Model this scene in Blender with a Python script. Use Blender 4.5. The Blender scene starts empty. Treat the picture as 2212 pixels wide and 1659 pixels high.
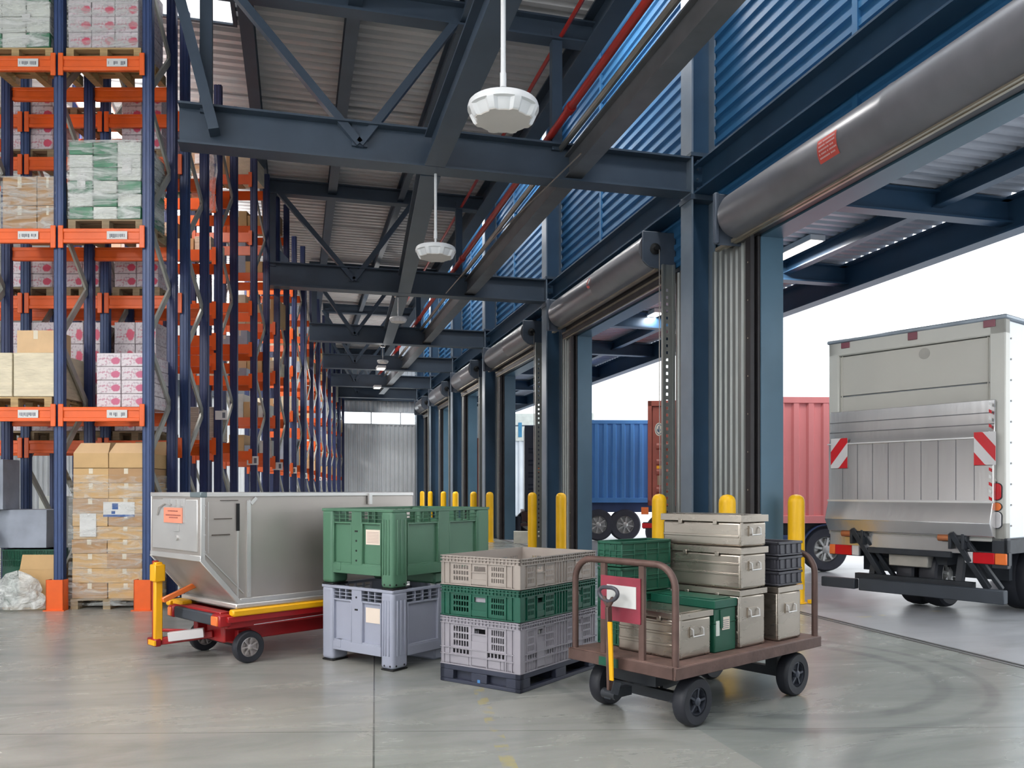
import bpy, bmesh, math, random
from mathutils import Vector, Matrix
random.seed(7)
SC = bpy.context.scene
COL = SC.collection
# ------------------------------------------------------------------ camera, sky, exposure
F, CX, HY, CAM_H = 1800.0, 1106.0, 1058.0, 1.6
YAW = math.atan(466.0 / F)
CS, SN = math.cos(YAW), math.sin(YAW)
cam = bpy.data.cameras.new('camera')
cam_o = bpy.data.objects.new('camera', cam)
COL.objects.link(cam_o)
cam_o.location = (0, 0, CAM_H)
cam_o.rotation_euler = (math.pi / 2, 0, -YAW)
cam.sensor_width = 36.0
cam.lens = F / 2212.0 * 36.0
cam.shift_y = (HY - 829.5) / 2212.0
cam.clip_start = 0.05
cam.clip_end = 400
SC.camera = cam_o
world = bpy.data.worlds.new('sky')
SC.world = world
world.use_nodes = True
bg = world.node_tree.nodes['Background']
bg.inputs['Color'].default_value = (0.93, 0.97, 1.0, 1)
bg.inputs['Strength'].default_value = 2.3
SC.view_settings.view_transform = 'Standard'
SC.view_settings.look = 'None'
SC.view_settings.exposure = 0.12
SC.view_settings.gamma = 1.0
SC.view_settings.use_curve_mapping = False
SC.cycles.max_bounces = 7
SC.cycles.diffuse_bounces = 3
SC.cycles.glossy_bounces = 3
SC.cycles.transmission_bounces = 4
SC.cycles.transparent_max_bounces = 10
SC.cycles.caustics_reflective = False
SC.cycles.caustics_refractive = False
SC.cycles.sample_clamp_indirect = 6.0
FILL_POWER = 300.0  # base power of the added fill lamps


def C(x, d, z=0.0):
    """point given to the right of / ahead of the viewpoint, in hall coordinates"""
    return Vector((x * CS + d * SN, -x * SN + d * CS, z))


# ------------------------------------------------------------------ materials
def lin(c):
    r = []
    for v in c[:3]:
        v = v / 255.0
        r.append(v / 12.92 if v <= 0.04045 else ((v + 0.055) / 1.055) ** 2.4)
    return tuple(r) + (1.0,)


MATS = {}


def mat(name, col, rough=0.5, metal=0.0, var=0.12, scale=3.0, bump=0.0, bscale=40.0, spec=0.5, stretch=None, emit=None):
    if name in MATS:
        return MATS[name]
    m = bpy.data.materials.new(name)
    m.use_nodes = True
    nt = m.node_tree
    b = nt.nodes['Principled BSDF']
    b.inputs['Roughness'].default_value = rough
    b.inputs['Metallic'].default_value = metal
    b.inputs['Specular IOR Level'].default_value = spec
    L = nt.links.new
    tc = nt.nodes.new('ShaderNodeTexCoord')
    mp = nt.nodes.new('ShaderNodeMapping')
    L(tc.outputs['Object'], mp.inputs['Vector'])
    if stretch:
        mp.inputs['Scale'].default_value = stretch
    n = nt.nodes.new('ShaderNodeTexNoise')
    n.inputs['Scale'].default_value = scale
    n.inputs['Detail'].default_value = 5
    L(mp.outputs[0], n.inputs['Vector'])
    c = lin(col)
    ramp = nt.nodes.new('ShaderNodeMix')
    ramp.data_type = 'RGBA'
    ramp.inputs[6].default_value = tuple(v * (1 - var) for v in c[:3]) + (1,)
    ramp.inputs[7].default_value = tuple(min(1, v * (1 + var)) for v in c[:3]) + (1,)
    mr = nt.nodes.new('ShaderNodeMapRange')
    mr.inputs[1].default_value = 0.35
    mr.inputs[2].default_value = 0.65
    L(n.outputs['Fac'], mr.inputs[0])
    L(mr.outputs[0], ramp.inputs[0])
    L(ramp.outputs[2], b.inputs['Base Color'])
    if bump:
        n2 = nt.nodes.new('ShaderNodeTexNoise')
        n2.inputs['Scale'].default_value = bscale
        L(mp.outputs[0], n2.inputs['Vector'])
        bp = nt.nodes.new('ShaderNodeBump')
        bp.inputs['Strength'].default_value = bump
        bp.inputs['Distance'].default_value = 0.02
        L(n2.outputs['Fac'], bp.inputs['Height'])
        L(bp.outputs[0], b.inputs['Normal'])
    if emit:
        b.inputs['Emission Color'].default_value = lin(emit[0])
        b.inputs['Emission Strength'].default_value = emit[1]
    MATS[name] = m
    return m


def node_mat(name):
    m = bpy.data.materials.new(name)
    m.use_nodes = True
    MATS[name] = m
    return m, m.node_tree, m.node_tree.nodes['Principled BSDF']


M = {
    'steel': mat('blue_grey_steel', (66, 80, 96), 0.42, 0.0, 0.10, 1.5),
    'column': mat('column_blue_paint', (46, 74, 100), 0.40, 0.0, 0.10, 1.5),
    'flange': mat('column_flange_grey', (118, 132, 146), 0.40, 0.1, 0.08, 1.5),
    'jamb': mat('jamb_blue_paint', (76, 108, 128), 0.38, 0.0, 0.08, 1.2),
    'bluewall': mat('blue_ribbed_sheet', (54, 112, 158), 0.5, 0.0, 0.07, 2.0),
    'greywall': mat('grey_ribbed_sheet', (226, 232, 238), 0.5, 0.0, 0.06, 1.0),
    'pier': mat('galvanised_rib_panel', (150, 153, 150), 0.38, 0.5, 0.10, 2.0, stretch=(6, 6, 0.3)),
    'deck': mat('roof_deck_sheet', (216, 215, 216), 0.5, 0.0, 0.08, 1.2),
    'canopydeck': mat('canopy_deck_sheet', (186, 190, 200), 0.4, 0.1, 0.08, 1.2),
    'barrel': mat('shutter_barrel_grey', (118, 118, 124), 0.33, 0.15, 0.10, 1.6),
    'plate': mat('bracket_plate_grey', (84, 94, 108), 0.5, 0.1, 0.1, 3),
    'guide': mat('shutter_guide_dark', (52, 50, 52), 0.5, 0.3, 0.15, 3),
    'slat': mat('shutter_slat_dark', (70, 66, 68), 0.45, 0.4, 0.15, 3),
    'brass': mat('bottom_bar_alloy', (170, 160, 142), 0.35, 0.6, 0.1, 3),
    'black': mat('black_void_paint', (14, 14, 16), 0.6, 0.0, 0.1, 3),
    'redpipe': mat('sprinkler_red', (176, 42, 34), 0.4, 0.0, 0.12, 3),
    'alloypipe': mat('conduit_alloy', (150, 146, 140), 0.35, 0.7, 0.1, 3),
    'white': mat('white_plastic', (236, 238, 240), 0.35, 0.0, 0.02, 3),
    'whiteface': mat('warm_grey_plastic', (226, 221, 216), 0.5, 0.0, 0.03, 3),
    'yellow': mat('bollard_yellow', (246, 190, 10), 0.42, 0.0, 0.05, 2.5),
    'navy': mat('rack_navy_paint', (44, 56, 100), 0.42, 0.0, 0.10, 2.5),
    'navyd': mat('rack_blue_paint', (48, 70, 116), 0.42, 0.0, 0.10, 2.5),
    'orange': mat('beam_orange_paint', (236, 98, 28), 0.38, 0.0, 0.09, 2.5),
    'galv': mat('brace_galvanised', (176, 176, 168), 0.42, 0.35, 0.12, 4),
    'paper': mat('paper_white', (226, 226, 224), 0.7, 0.0, 0.03, 4),
    'ink': mat('ink_grey', (104, 108, 118), 0.7, 0.0, 0.1, 4),
    'inkblue': mat('ink_blue', (40, 84, 150), 0.6, 0.0, 0.05, 4),
    'cream': mat('paper_cream', (238, 222, 206), 0.7, 0.0, 0.03, 4),
    'salmon': mat('placard_salmon', (236, 150, 122), 0.6, 0.0, 0.04, 4),
    'wood': mat('pallet_wood', (186, 158, 112), 0.7, 0.0, 0.18, 5, 0.2, 60, stretch=(0.6, 6, 6)),
    'woodd': mat('pallet_wood_weathered', (150, 132, 104), 0.75, 0.0, 0.2, 5, 0.2, 60, stretch=(0.6, 6, 6)),
    'carton': mat('carton_brown', (205, 168, 116), 0.6, 0.0, 0.07, 3, 0.08, 12),
    'cartond': mat('carton_tan', (178, 140, 98), 0.6, 0.0, 0.08, 3, 0.08, 12),
    'cartonl': mat('carton_pale', (222, 186, 142), 0.6, 0.0, 0.07, 3, 0.08, 12),
    'tape': mat('packing_tape', (226, 214, 190), 0.25, 0.0, 0.05, 3),
    'creamwrap': mat('cream_wrapped_goods', (226, 214, 186), 0.4, 0.0, 0.10, 3, 0.5, 10, stretch=(1, 1, 5)),
    'greygoods': mat('grey_goods', (164, 172, 186), 0.4, 0.0, 0.12, 3, 0.3, 8),
    'greengoods': mat('green_goods', (54, 128, 92), 0.45, 0.0, 0.18, 4),
    'whitegoods': mat('white_goods', (222, 226, 218), 0.5, 0.0, 0.08, 4),
    'boxgreen': mat('pallet_box_green', (78, 118, 94), 0.42, 0.0, 0.06, 2.5, 0.05, 60),
    'boxgrey': mat('pallet_box_grey', (160, 164, 180), 0.42, 0.0, 0.05, 2.5, 0.05, 60),
    'crategrey': mat('crate_beige_grey', (164, 154, 146), 0.45, 0.0, 0.06, 3),
    'cratelilac': mat('crate_cool_grey', (158, 154, 162), 0.45, 0.0, 0.06, 3),
    'crategreen': mat('crate_green', (20, 84, 66), 0.4, 0.0, 0.1, 3),
    'cartgreen': mat('bin_green', (24, 82, 62), 0.4, 0.0, 0.12, 3),
    'pallet': mat('plastic_pallet_dark', (50, 54, 70), 0.5, 0.0, 0.1, 3),
    'blackcrate': mat('crate_charcoal', (66, 66, 74), 0.4, 0.0, 0.12, 3),
    'rubber': mat('rubber_tyre', (34, 36, 44), 0.55, 0.0, 0.15, 4),
    'tyre': mat('truck_tyre', (66, 68, 78), 0.7, 0.0, 0.12, 4),
    'hub': mat('wheel_hub_alloy', (186, 178, 176), 0.35, 0.6, 0.1, 4),
    'hubdark': mat('wheel_hub_dark', (66, 70, 80), 0.4, 0.4, 0.2, 6),
    'dollyred': mat('dolly_red', (158, 26, 30), 0.38, 0.0, 0.10, 3),
    'dollyyellow': mat('dolly_yellow', (246, 180, 16), 0.4, 0.0, 0.06, 3),
    'rubbergrey': mat('bumper_rubber', (56, 62, 70), 0.6, 0.0, 0.08, 3),
    'amber': mat('lamp_amber', (240, 124, 60), 0.25, 0.0, 0.05, 3),
    'lampred': mat('lamp_red', (200, 24, 34), 0.2, 0.0, 0.05, 3),
    'lampwhite': mat('lamp_clear', (214, 210, 210), 0.2, 0.0, 0.05, 3),
    'cartmetal': mat('cart_rusty_steel', (100, 78, 72), 0.5, 0.35, 0.22, 6, 0.1, 40),
    'cartdeck': mat('cart_deck_board', (108, 84, 76), 0.6, 0.1, 0.25, 6, 0.15, 30),
    'chassis': mat('chassis_black', (40, 44, 50), 0.5, 0.1, 0.2, 5),
    'maroon': mat('sign_maroon', (142, 50, 66), 0.5, 0.0, 0.15, 6),
    'truckbody': mat('truck_body_grey', (206, 204, 196), 0.35, 0.0, 0.03, 1),
    'truckside': mat('truck_side_white', (226, 232, 238), 0.35, 0.0, 0.03, 1),
    'truckdoor': mat('truck_door_grey', (196, 193, 184), 0.35, 0.0, 0.03, 1),
    'redbox': mat('container_red', (238, 146, 146), 0.55, 0.0, 0.08, 1.5, stretch=(1, 1, .3)),
    'bluebox': mat('container_blue', (88, 150, 220), 0.5, 0.0, 0.08, 1.5, stretch=(1, 1, .3)),
    'brownbox': mat('container_brown', (150, 78, 64), 0.5, 0.0, 0.12, 2),
    'darkbox': mat('container_navy', (34, 44, 66), 0.45, 0.0, 0.12, 2),
    'rim': mat('truck_rim_steel', (206, 206, 204), 0.35, 0.6, 0.1, 6),
    'bluestrip': mat('chassis_blue', (60, 78, 118), 0.45, 0.0, 0.1, 3),
    'lampglow': mat('lamp_glow', (255, 250, 240), 0.5, 0, 0, 1, emit=((255, 246, 228), 4.0)),
    'sticker': mat('sticker_red', (206, 84, 74), 0.5, 0.0, 0.05, 5),
    'stickertext': mat('sticker_pale', (226, 186, 184), 0.5, 0.0, 0.05, 5),
}


def alloy(name, col, rough, scratch=0.5, stretch=(1, 1, 1), metal=0.85):
    """bare aluminium sheet with brushed grain, dull patches and a few scuffs"""
    m, nt, b = node_mat(name)
    L = nt.links.new
    tc = nt.nodes.new('ShaderNodeTexCoord')
    mp = nt.nodes.new('ShaderNodeMapping')
    mp.inputs['Scale'].default_value = stretch
    L(tc.outputs['Object'], mp.inputs[0])
    n1 = nt.nodes.new('ShaderNodeTexNoise')
    n1.inputs['Scale'].default_value = 2.2
    n1.inputs['Detail'].default_value = 6
    L(mp.outputs[0], n1.inputs['Vector'])
    n2 = nt.nodes.new('ShaderNodeTexNoise')
    n2.inputs['Scale'].default_value = 7
    n2.inputs['Detail'].default_value = 8
    n2.inputs['Roughness'].default_value = 0.7
    mp2 = nt.nodes.new('ShaderNodeMapping')
    mp2.inputs['Scale'].default_value = (0.5, 0.5, 5)
    L(tc.outputs['Object'], mp2.inputs[0])
    L(mp2.outputs[0], n2.inputs['Vector'])
    r = nt.nodes.new('ShaderNodeValToRGB')
    r.color_ramp.elements[0].position = 0.68
    r.color_ramp.elements[1].position = 0.80
    r.color_ramp.elements[0].color = (0, 0, 0, 1)
    r.color_ramp.elements[1].color = (scratch, scratch, scratch, 1)
    L(n2.outputs['Fac'], r.inputs[0])
    c = lin(col)
    mx = nt.nodes.new('ShaderNodeMix')
    mx.data_type = 'RGBA'
    mx.inputs[6].default_value = tuple(v * 0.84 for v in c[:3]) + (1,)
    mx.inputs[7].default_value = tuple(min(1, v * 1.12) for v in c[:3]) + (1,)
    L(n1.outputs['Fac'], mx.inputs[0])
    mx2 = nt.nodes.new('ShaderNodeMix')
    mx2.data_type = 'RGBA'
    L(r.outputs[0], mx2.inputs[0])
    L(mx.outputs[2], mx2.inputs[6])
    mx2.inputs[7].default_value = tuple(v * 0.3 for v in c[:3]) + (1,)
    L(mx2.outputs[2], b.inputs['Base Color'])
    mr = nt.nodes.new('ShaderNodeMapRange')
    mr.inputs[3].default_value = rough - 0.08
    mr.inputs[4].default_value = rough + 0.12
    L(n1.outputs['Fac'], mr.inputs[0])
    L(mr.outputs[0], b.inputs['Roughness'])
    b.inputs['Metallic'].default_value = metal
    return m


M['alu'] = alloy('aluminium_sheet', (196, 188, 182), 0.42, 0.35, (1, 1, 1), 0.75)
M['alubox'] = alloy('aluminium_box', (184, 174, 162), 0.26, 0.08, (1, 1, 4), 0.88)
M['alulift'] = mat('tail_lift_aluminium', (222, 219, 218), 0.25, 0.88, 0.05, 1.2, 0.05, 6, stretch=(3, 3, 0.3))
M['alurail'] = alloy('aluminium_rail', (224, 222, 220), 0.38, 0.15, (1, 1, 1), 0.7)


def concrete(name, c0, c1, rough0, rough1, marks, side_tints=(), arcs=()):
    m, nt, b = node_mat(name)
    L = nt.links.new
    N = nt.nodes.new
    geo = N('ShaderNodeNewGeometry')
    mp = N('ShaderNodeMapping')
    mp.inputs['Rotation'].default_value = (0, 0, -YAW)
    mp.inputs['Scale'].default_value = (0.55, 1.6, 1)
    L(geo.outputs['Position'], mp.inputs[0])
    n1 = N('ShaderNodeTexNoise')
    n1.inputs['Scale'].default_value = 0.9
    n1.inputs['Detail'].default_value = 8
    n1.inputs['Roughness'].default_value = 0.62
    n1.inputs['Distortion'].default_value = 0.8
    L(mp.outputs[0], n1.inputs['Vector'])
    n2 = N('ShaderNodeTexNoise')
    n2.inputs['Scale'].default_value = 60
    n2.inputs['Detail'].default_value = 4
    L(geo.outputs['Position'], n2.inputs['Vector'])
    mr = N('ShaderNodeMapRange')
    mr.inputs[1].default_value = 0.25
    mr.inputs[2].default_value = 0.78
    L(n1.outputs['Fac'], mr.inputs[0])
    mx = N('ShaderNodeMix')
    mx.data_type = 'RGBA'
    mx.inputs[6].default_value = lin(c0)
    mx.inputs[7].default_value = lin(c1)
    L(mr.outputs[0], mx.inputs[0])
    sp = N('ShaderNodeMix')
    sp.data_type = 'RGBA'
    sp.blend_type = 'MULTIPLY'
    sp.inputs[0].default_value = 0.12
    L(mx.outputs[2], sp.inputs[6])
    L(n2.outputs['Color'], sp.inputs[7])
    cur = sp.outputs[2]
    # dark oily patches with their own shape
    n3 = N('ShaderNodeTexNoise')
    n3.inputs['Scale'].default_value = 1.7
    n3.inputs['Detail'].default_value = 7
    n3.inputs['Distortion'].default_value = 1.6
    L(mp.outputs[0], n3.inputs['Vector'])
    r3 = N('ShaderNodeMapRange')
    r3.inputs[1].default_value = 0.50
    r3.inputs[2].default_value = 0.85
    r3.inputs[3].default_value = 0.0
    r3.inputs[4].default_value = 0.45
    L(n3.outputs['Fac'], r3.inputs[0])
    dk = N('ShaderNodeMix')
    dk.data_type = 'RGBA'
    L(r3.outputs[0], dk.inputs[0])
    L(cur, dk.inputs[6])
    dk.inputs[7].default_value = lin((108, 110, 102))
    cur = dk.outputs[2]
    # cooler tone past a joint, and a step painting in duller dock-side light: (normal x, normal y, offset, tint)
    for nx, ny, off, tint in side_tints:
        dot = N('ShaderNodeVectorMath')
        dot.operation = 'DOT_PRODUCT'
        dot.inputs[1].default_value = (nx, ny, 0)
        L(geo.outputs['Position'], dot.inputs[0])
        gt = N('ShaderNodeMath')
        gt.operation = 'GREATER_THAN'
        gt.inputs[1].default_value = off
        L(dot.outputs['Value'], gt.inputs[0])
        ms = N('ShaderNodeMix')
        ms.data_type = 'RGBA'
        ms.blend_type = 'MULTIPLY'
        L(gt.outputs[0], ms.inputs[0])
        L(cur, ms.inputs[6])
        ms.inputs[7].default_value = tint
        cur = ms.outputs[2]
    # curved tyre scuffs: (centre x, centre y, radius, half width, strength)
    for ax_, ay_, rad, hw, stg in arcs:
        ds = N('ShaderNodeVectorMath')
        ds.operation = 'DISTANCE'
        ds.inputs[1].default_value = (ax_, ay_, 0)
        L(geo.outputs['Position'], ds.inputs[0])
        sb = N('ShaderNodeMath')
        sb.operation = 'SUBTRACT'
        sb.inputs[1].default_value = rad
        L(ds.outputs['Value'], sb.inputs[0])
        ab = N('ShaderNodeMath')
        ab.operation = 'ABSOLUTE'
        L(sb.outputs[0], ab.inputs[0])
        mr_ = N('ShaderNodeMapRange')
        mr_.inputs[1].default_value = hw
        mr_.inputs[2].default_value = hw * .4
        mr_.inputs[4].default_value = stg
        L(ab.outputs[0], mr_.inputs[0])
        mu = N('ShaderNodeMath')
        mu.operation = 'MULTIPLY'
        L(mr_.outputs[0], mu.inputs[0])
        L(n3.outputs['Fac'], mu.inputs[1])
        ma = N('ShaderNodeMix')
        ma.data_type = 'RGBA'
        L(mu.outputs[0], ma.inputs[0])
        L(cur, ma.inputs[6])
        ma.inputs[7].default_value = lin((84, 90, 92))
        cur = ma.outputs[2]
    # straight joints, painted lines: (normal x, normal y, offset, half width, colour, strength, worn)
    for nx, ny, off, hw, colr, stg, worn in marks:
        dot = N('ShaderNodeVectorMath')
        dot.operation = 'DOT_PRODUCT'
        dot.inputs[1].default_value = (nx, ny, 0)
        L(geo.outputs['Position'], dot.inputs[0])
        sb = N('ShaderNodeMath')
        sb.operation = 'SUBTRACT'
        sb.inputs[1].default_value = off
        L(dot.outputs['Value'], sb.inputs[0])
        ab = N('ShaderNodeMath')
        ab.operation = 'ABSOLUTE'
        L(sb.outputs[0], ab.inputs[0])
        lt = N('ShaderNodeMath')
        lt.operation = 'LESS_THAN'
        lt.inputs[1].default_value = hw
        L(ab.outputs[0], lt.inputs[0])
        ml = N('ShaderNodeMath')
        ml.operation = 'MULTIPLY'
        ml.inputs[1].default_value = stg
        L(lt.outputs[0], ml.inputs[0])
        fac = ml.outputs[0]
        if worn:
            nw = N('ShaderNodeTexNoise')
            nw.inputs['Scale'].default_value = worn
            nw.inputs['Detail'].default_value = 6
            L(geo.outputs['Position'], nw.inputs['Vector'])
            rw = N('ShaderNodeMapRange')
            rw.inputs[1].default_value = 0.5
            rw.inputs[2].default_value = 0.62
            L(nw.outputs['Fac'], rw.inputs[0])
            m2 = N('ShaderNodeMath')
            m2.operation = 'MULTIPLY'
            L(fac, m2.inputs[0])
            L(rw.outputs[0], m2.inputs[1])
            fac = m2.outputs[0]
        mm = N('ShaderNodeMix')
        mm.data_type = 'RGBA'
        L(fac, mm.inputs[0])
        L(cur, mm.inputs[6])
        mm.inputs[7].default_value = lin(colr)
        cur = mm.outputs[2]
    L(cur, b.inputs['Base Color'])
    mr2 = N('ShaderNodeMapRange')
    mr2.inputs[3].default_value = rough0
    mr2.inputs[4].default_value = rough1
    L(n1.outputs['Fac'], mr2.inputs[0])
    L(mr2.outputs[0], b.inputs['Roughness'])
    return m


def line_marks(p, q, hw, colr, stg, worn=0):
    """painted or cut line through two floor points"""
    t = (q - p).normalized()
    n = Vector((-t.y, t.x))
    return (n.x, n.y, n.dot(p.xy), hw, colr, stg, worn)


JOINT = (84, 84, 80)
TINT_RIGHT_POS = False
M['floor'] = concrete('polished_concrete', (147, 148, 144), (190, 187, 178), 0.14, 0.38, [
    line_marks(C(-.83, 5.0), C(-1.24, 7.5), 0.006, JOINT, 0.9),
    line_marks(C(-3.0, 5.46), C(3.4, 5.62), 0.005, JOINT, 0.8),
    line_marks(C(-4.7, 7.6), C(3.4, 7.75), 0.005, JOINT, 0.6),
    line_marks(C(-.30, 6.9), C(-.01, 4.8), 0.045, (188, 172, 98), 0.55, 7.0),
    line_marks(Vector((5.98, 0, 0)), Vector((5.98, 9, 0)), 0.012, (120, 124, 124), 0.7),
], [line_marks(C(-.83, 5.0), C(-1.24, 7.5), 0, JOINT, 0)[:2] + (line_marks(C(-.83, 5.0), C(-1.24, 7.5), 0, JOINT, 0)[2], (0.90, 0.93, 0.94, 1))] if TINT_RIGHT_POS else [tuple(-v for v in line_marks(C(-.83, 5.0), C(-1.24, 7.5), 0, JOINT, 0)[:3]) + ((0.90, 0.93, 0.94, 1),)] + [(1.0, 0.0, 2.6, (0.80, 0.84, 0.86, 1))],  # last tint paints in the dimmer, bluish light by the docks
    [(3.9, 6.6, 1.5, .10, .7), (3.9, 6.6, 1.85, .07, .6), (4.4, 3.2, 1.6, .09, .5)])
M['yard'] = concrete('yard_concrete', (150, 153, 158), (176, 178, 182), 0.28, 0.5, [
    line_marks(C(6.0, 11.2), C(4.4, 10.5), 0.05, (190, 178, 130), 0.5, 6.0),
    line_marks(C(4.3, 15.2), C(5.0, 14.6), 0.06, (200, 198, 190), 0.6, 0),
])


def glass_mat():
    m, nt, b = node_mat('clear_pane')
    nt.nodes.remove(b)
    out = nt.nodes['Material Output']
    t = nt.nodes.new('ShaderNodeBsdfTransparent')
    t.inputs[0].default_value = (0.95, 0.97, 0.98, 1)
    g = nt.nodes.new('ShaderNodeBsdfGlossy')
    g.inputs['Roughness'].default_value = 0.05
    fr = nt.nodes.new('ShaderNodeFresnel')
    fr.inputs[0].default_value = 1.3
    mx = nt.nodes.new('ShaderNodeMixShader')
    nt.links.new(fr.outputs[0], mx.inputs[0])
    nt.links.new(t.outputs[0], mx.inputs[1])
    nt.links.new(g.outputs[0], mx.inputs[2])
    nt.links.new(mx.outputs[0], out.inputs[0])
    return m


M['glass'] = glass_mat()


def film_mat(name, lo, hi, stretch):
    """clinging stretch film: mostly clear with milky creases"""
    m, nt, b = node_mat(name)
    L = nt.links.new
    out = nt.nodes['Material Output']
    tc = nt.nodes.new('ShaderNodeTexCoord')
    mp = nt.nodes.new('ShaderNodeMapping')
    mp.inputs['Scale'].default_value = stretch
    mp.inputs['Rotation'].default_value = (0.0, 0.18, 0.0)
    L(tc.outputs['Object'], mp.inputs[0])
    n = nt.nodes.new('ShaderNodeTexNoise')
    n.inputs['Scale'].default_value = 3.0
    n.inputs['Detail'].default_value = 8
    n.inputs['Roughness'].default_value = 0.65
    n.inputs['Distortion'].default_value = 1.2
    L(mp.outputs[0], n.inputs['Vector'])
    mr = nt.nodes.new('ShaderNodeMapRange')
    mr.inputs[1].default_value = 0.40
    mr.inputs[2].default_value = 0.66
    mr.inputs[3].default_value = lo
    mr.inputs[4].default_value = hi
    L(n.outputs['Fac'], mr.inputs[0])
    bp = nt.nodes.new('ShaderNodeBump')
    bp.inputs['Strength'].default_value = 0.8
    bp.inputs['Distance'].default_value = 0.03
    L(n.outputs['Fac'], bp.inputs['Height'])
    L(bp.outputs[0], b.inputs['Normal'])
    b.inputs['Base Color'].default_value = (0.86, 0.88, 0.86, 1)
    b.inputs['Roughness'].default_value = 0.22
    t = nt.nodes.new('ShaderNodeBsdfTransparent')
    mx = nt.nodes.new('ShaderNodeMixShader')
    L(mr.outputs[0], mx.inputs[0])
    L(t.outputs[0], mx.inputs[1])
    L(b.outputs[0], mx.inputs[2])
    L(mx.outputs[0], out.inputs[0])
    return m


M['film'] = film_mat('stretch_film', 0.06, 0.85, (0.6, 0.6, 3.0))
M['filmthin'] = film_mat('thin_stretch_film', 0.0, 0.45, (0.8, 0.8, 4.0))
M['filmbag'] = film_mat('crumpled_film', 0.25, 0.9, (2.0, 2.0, 2.0))


def printed_mat(name, c_pink, k):
    """white carton print: a solid pink motif and a dotted rosette per carton, over fine lilac lettering"""
    m, nt, b = node_mat(name)
    L = nt.links.new
    N = nt.nodes.new
    tc = N('ShaderNodeTexCoord')
    nz = N('ShaderNodeTexNoise')
    nz.inputs['Scale'].default_value = 26
    nz.inputs['Detail'].default_value = 3
    L(tc.outputs['Object'], nz.inputs['Vector'])

    def blob(cx, r0, r1, warp):
        mp = N('ShaderNodeMapping')
        mp.inputs['Location'].default_value = (-cx, 0, -0.5)
        L(tc.outputs['Generated'], mp.inputs[0])
        ad = N('ShaderNodeVectorMath')
        ad.operation = 'MULTIPLY_ADD'
        ad.inputs[1].default_value = (warp, 0, warp)
        L(nz.outputs['Color'], ad.inputs[0])
        L(mp.outputs[0], ad.inputs[2])
        fl = N('ShaderNodeVectorMath')
        fl.operation = 'MULTIPLY'
        fl.inputs[1].default_value = (1.0, 0.0, 0.75)
        L(ad.outputs[0], fl.inputs[0])
        ln = N('ShaderNodeVectorMath')
        ln.operation = 'LENGTH'
        L(fl.outputs[0], ln.inputs[0])
        r = N('ShaderNodeMapRange')
        r.inputs[1].default_value = r0
        r.inputs[2].default_value = r1
        L(ln.outputs['Value'], r.inputs[0])
        return r.outputs[0]

    solid = blob(0.86, 0.22, 0.17, 0.16)
    ros = blob(0.42, 0.24, 0.20, 0.16)
    r2 = N('ShaderNodeMapRange')
    r2.inputs[1].default_value = 0.52
    r2.inputs[2].default_value = 0.60
    r2.inputs[4].default_value = 0.5
    L(nz.outputs['Fac'], r2.inputs[0])
    m1 = N('ShaderNodeMix')
    m1.data_type = 'RGBA'
    m1.inputs[6].default_value = lin((222, 212, 216))
    m1.inputs[7].default_value = lin((150, 122, 140))
    L(r2.outputs[0], m1.inputs[0])
    mr = N('ShaderNodeMath')
    mr.operation = 'MULTIPLY'
    L(ros, mr.inputs[0])
    L(r2.outputs[0], mr.inputs[1])
    cur = m1.outputs[2]
    for fac in (mr.outputs[0], solid):
        m2 = N('ShaderNodeMix')
        m2.data_type = 'RGBA'
        L(fac, m2.inputs[0])
        L(cur, m2.inputs[6])
        m2.inputs[7].default_value = lin(c_pink)
        cur = m2.outputs[2]
    L(cur, b.inputs['Base Color'])
    b.inputs['Roughness'].default_value = 0.35
    return m


M['print'] = printed_mat('printed_carton_pink', (214, 84, 112), 0)
M['printb'] = printed_mat('printed_carton_rose', (196, 96, 128), 1.2)


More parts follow.
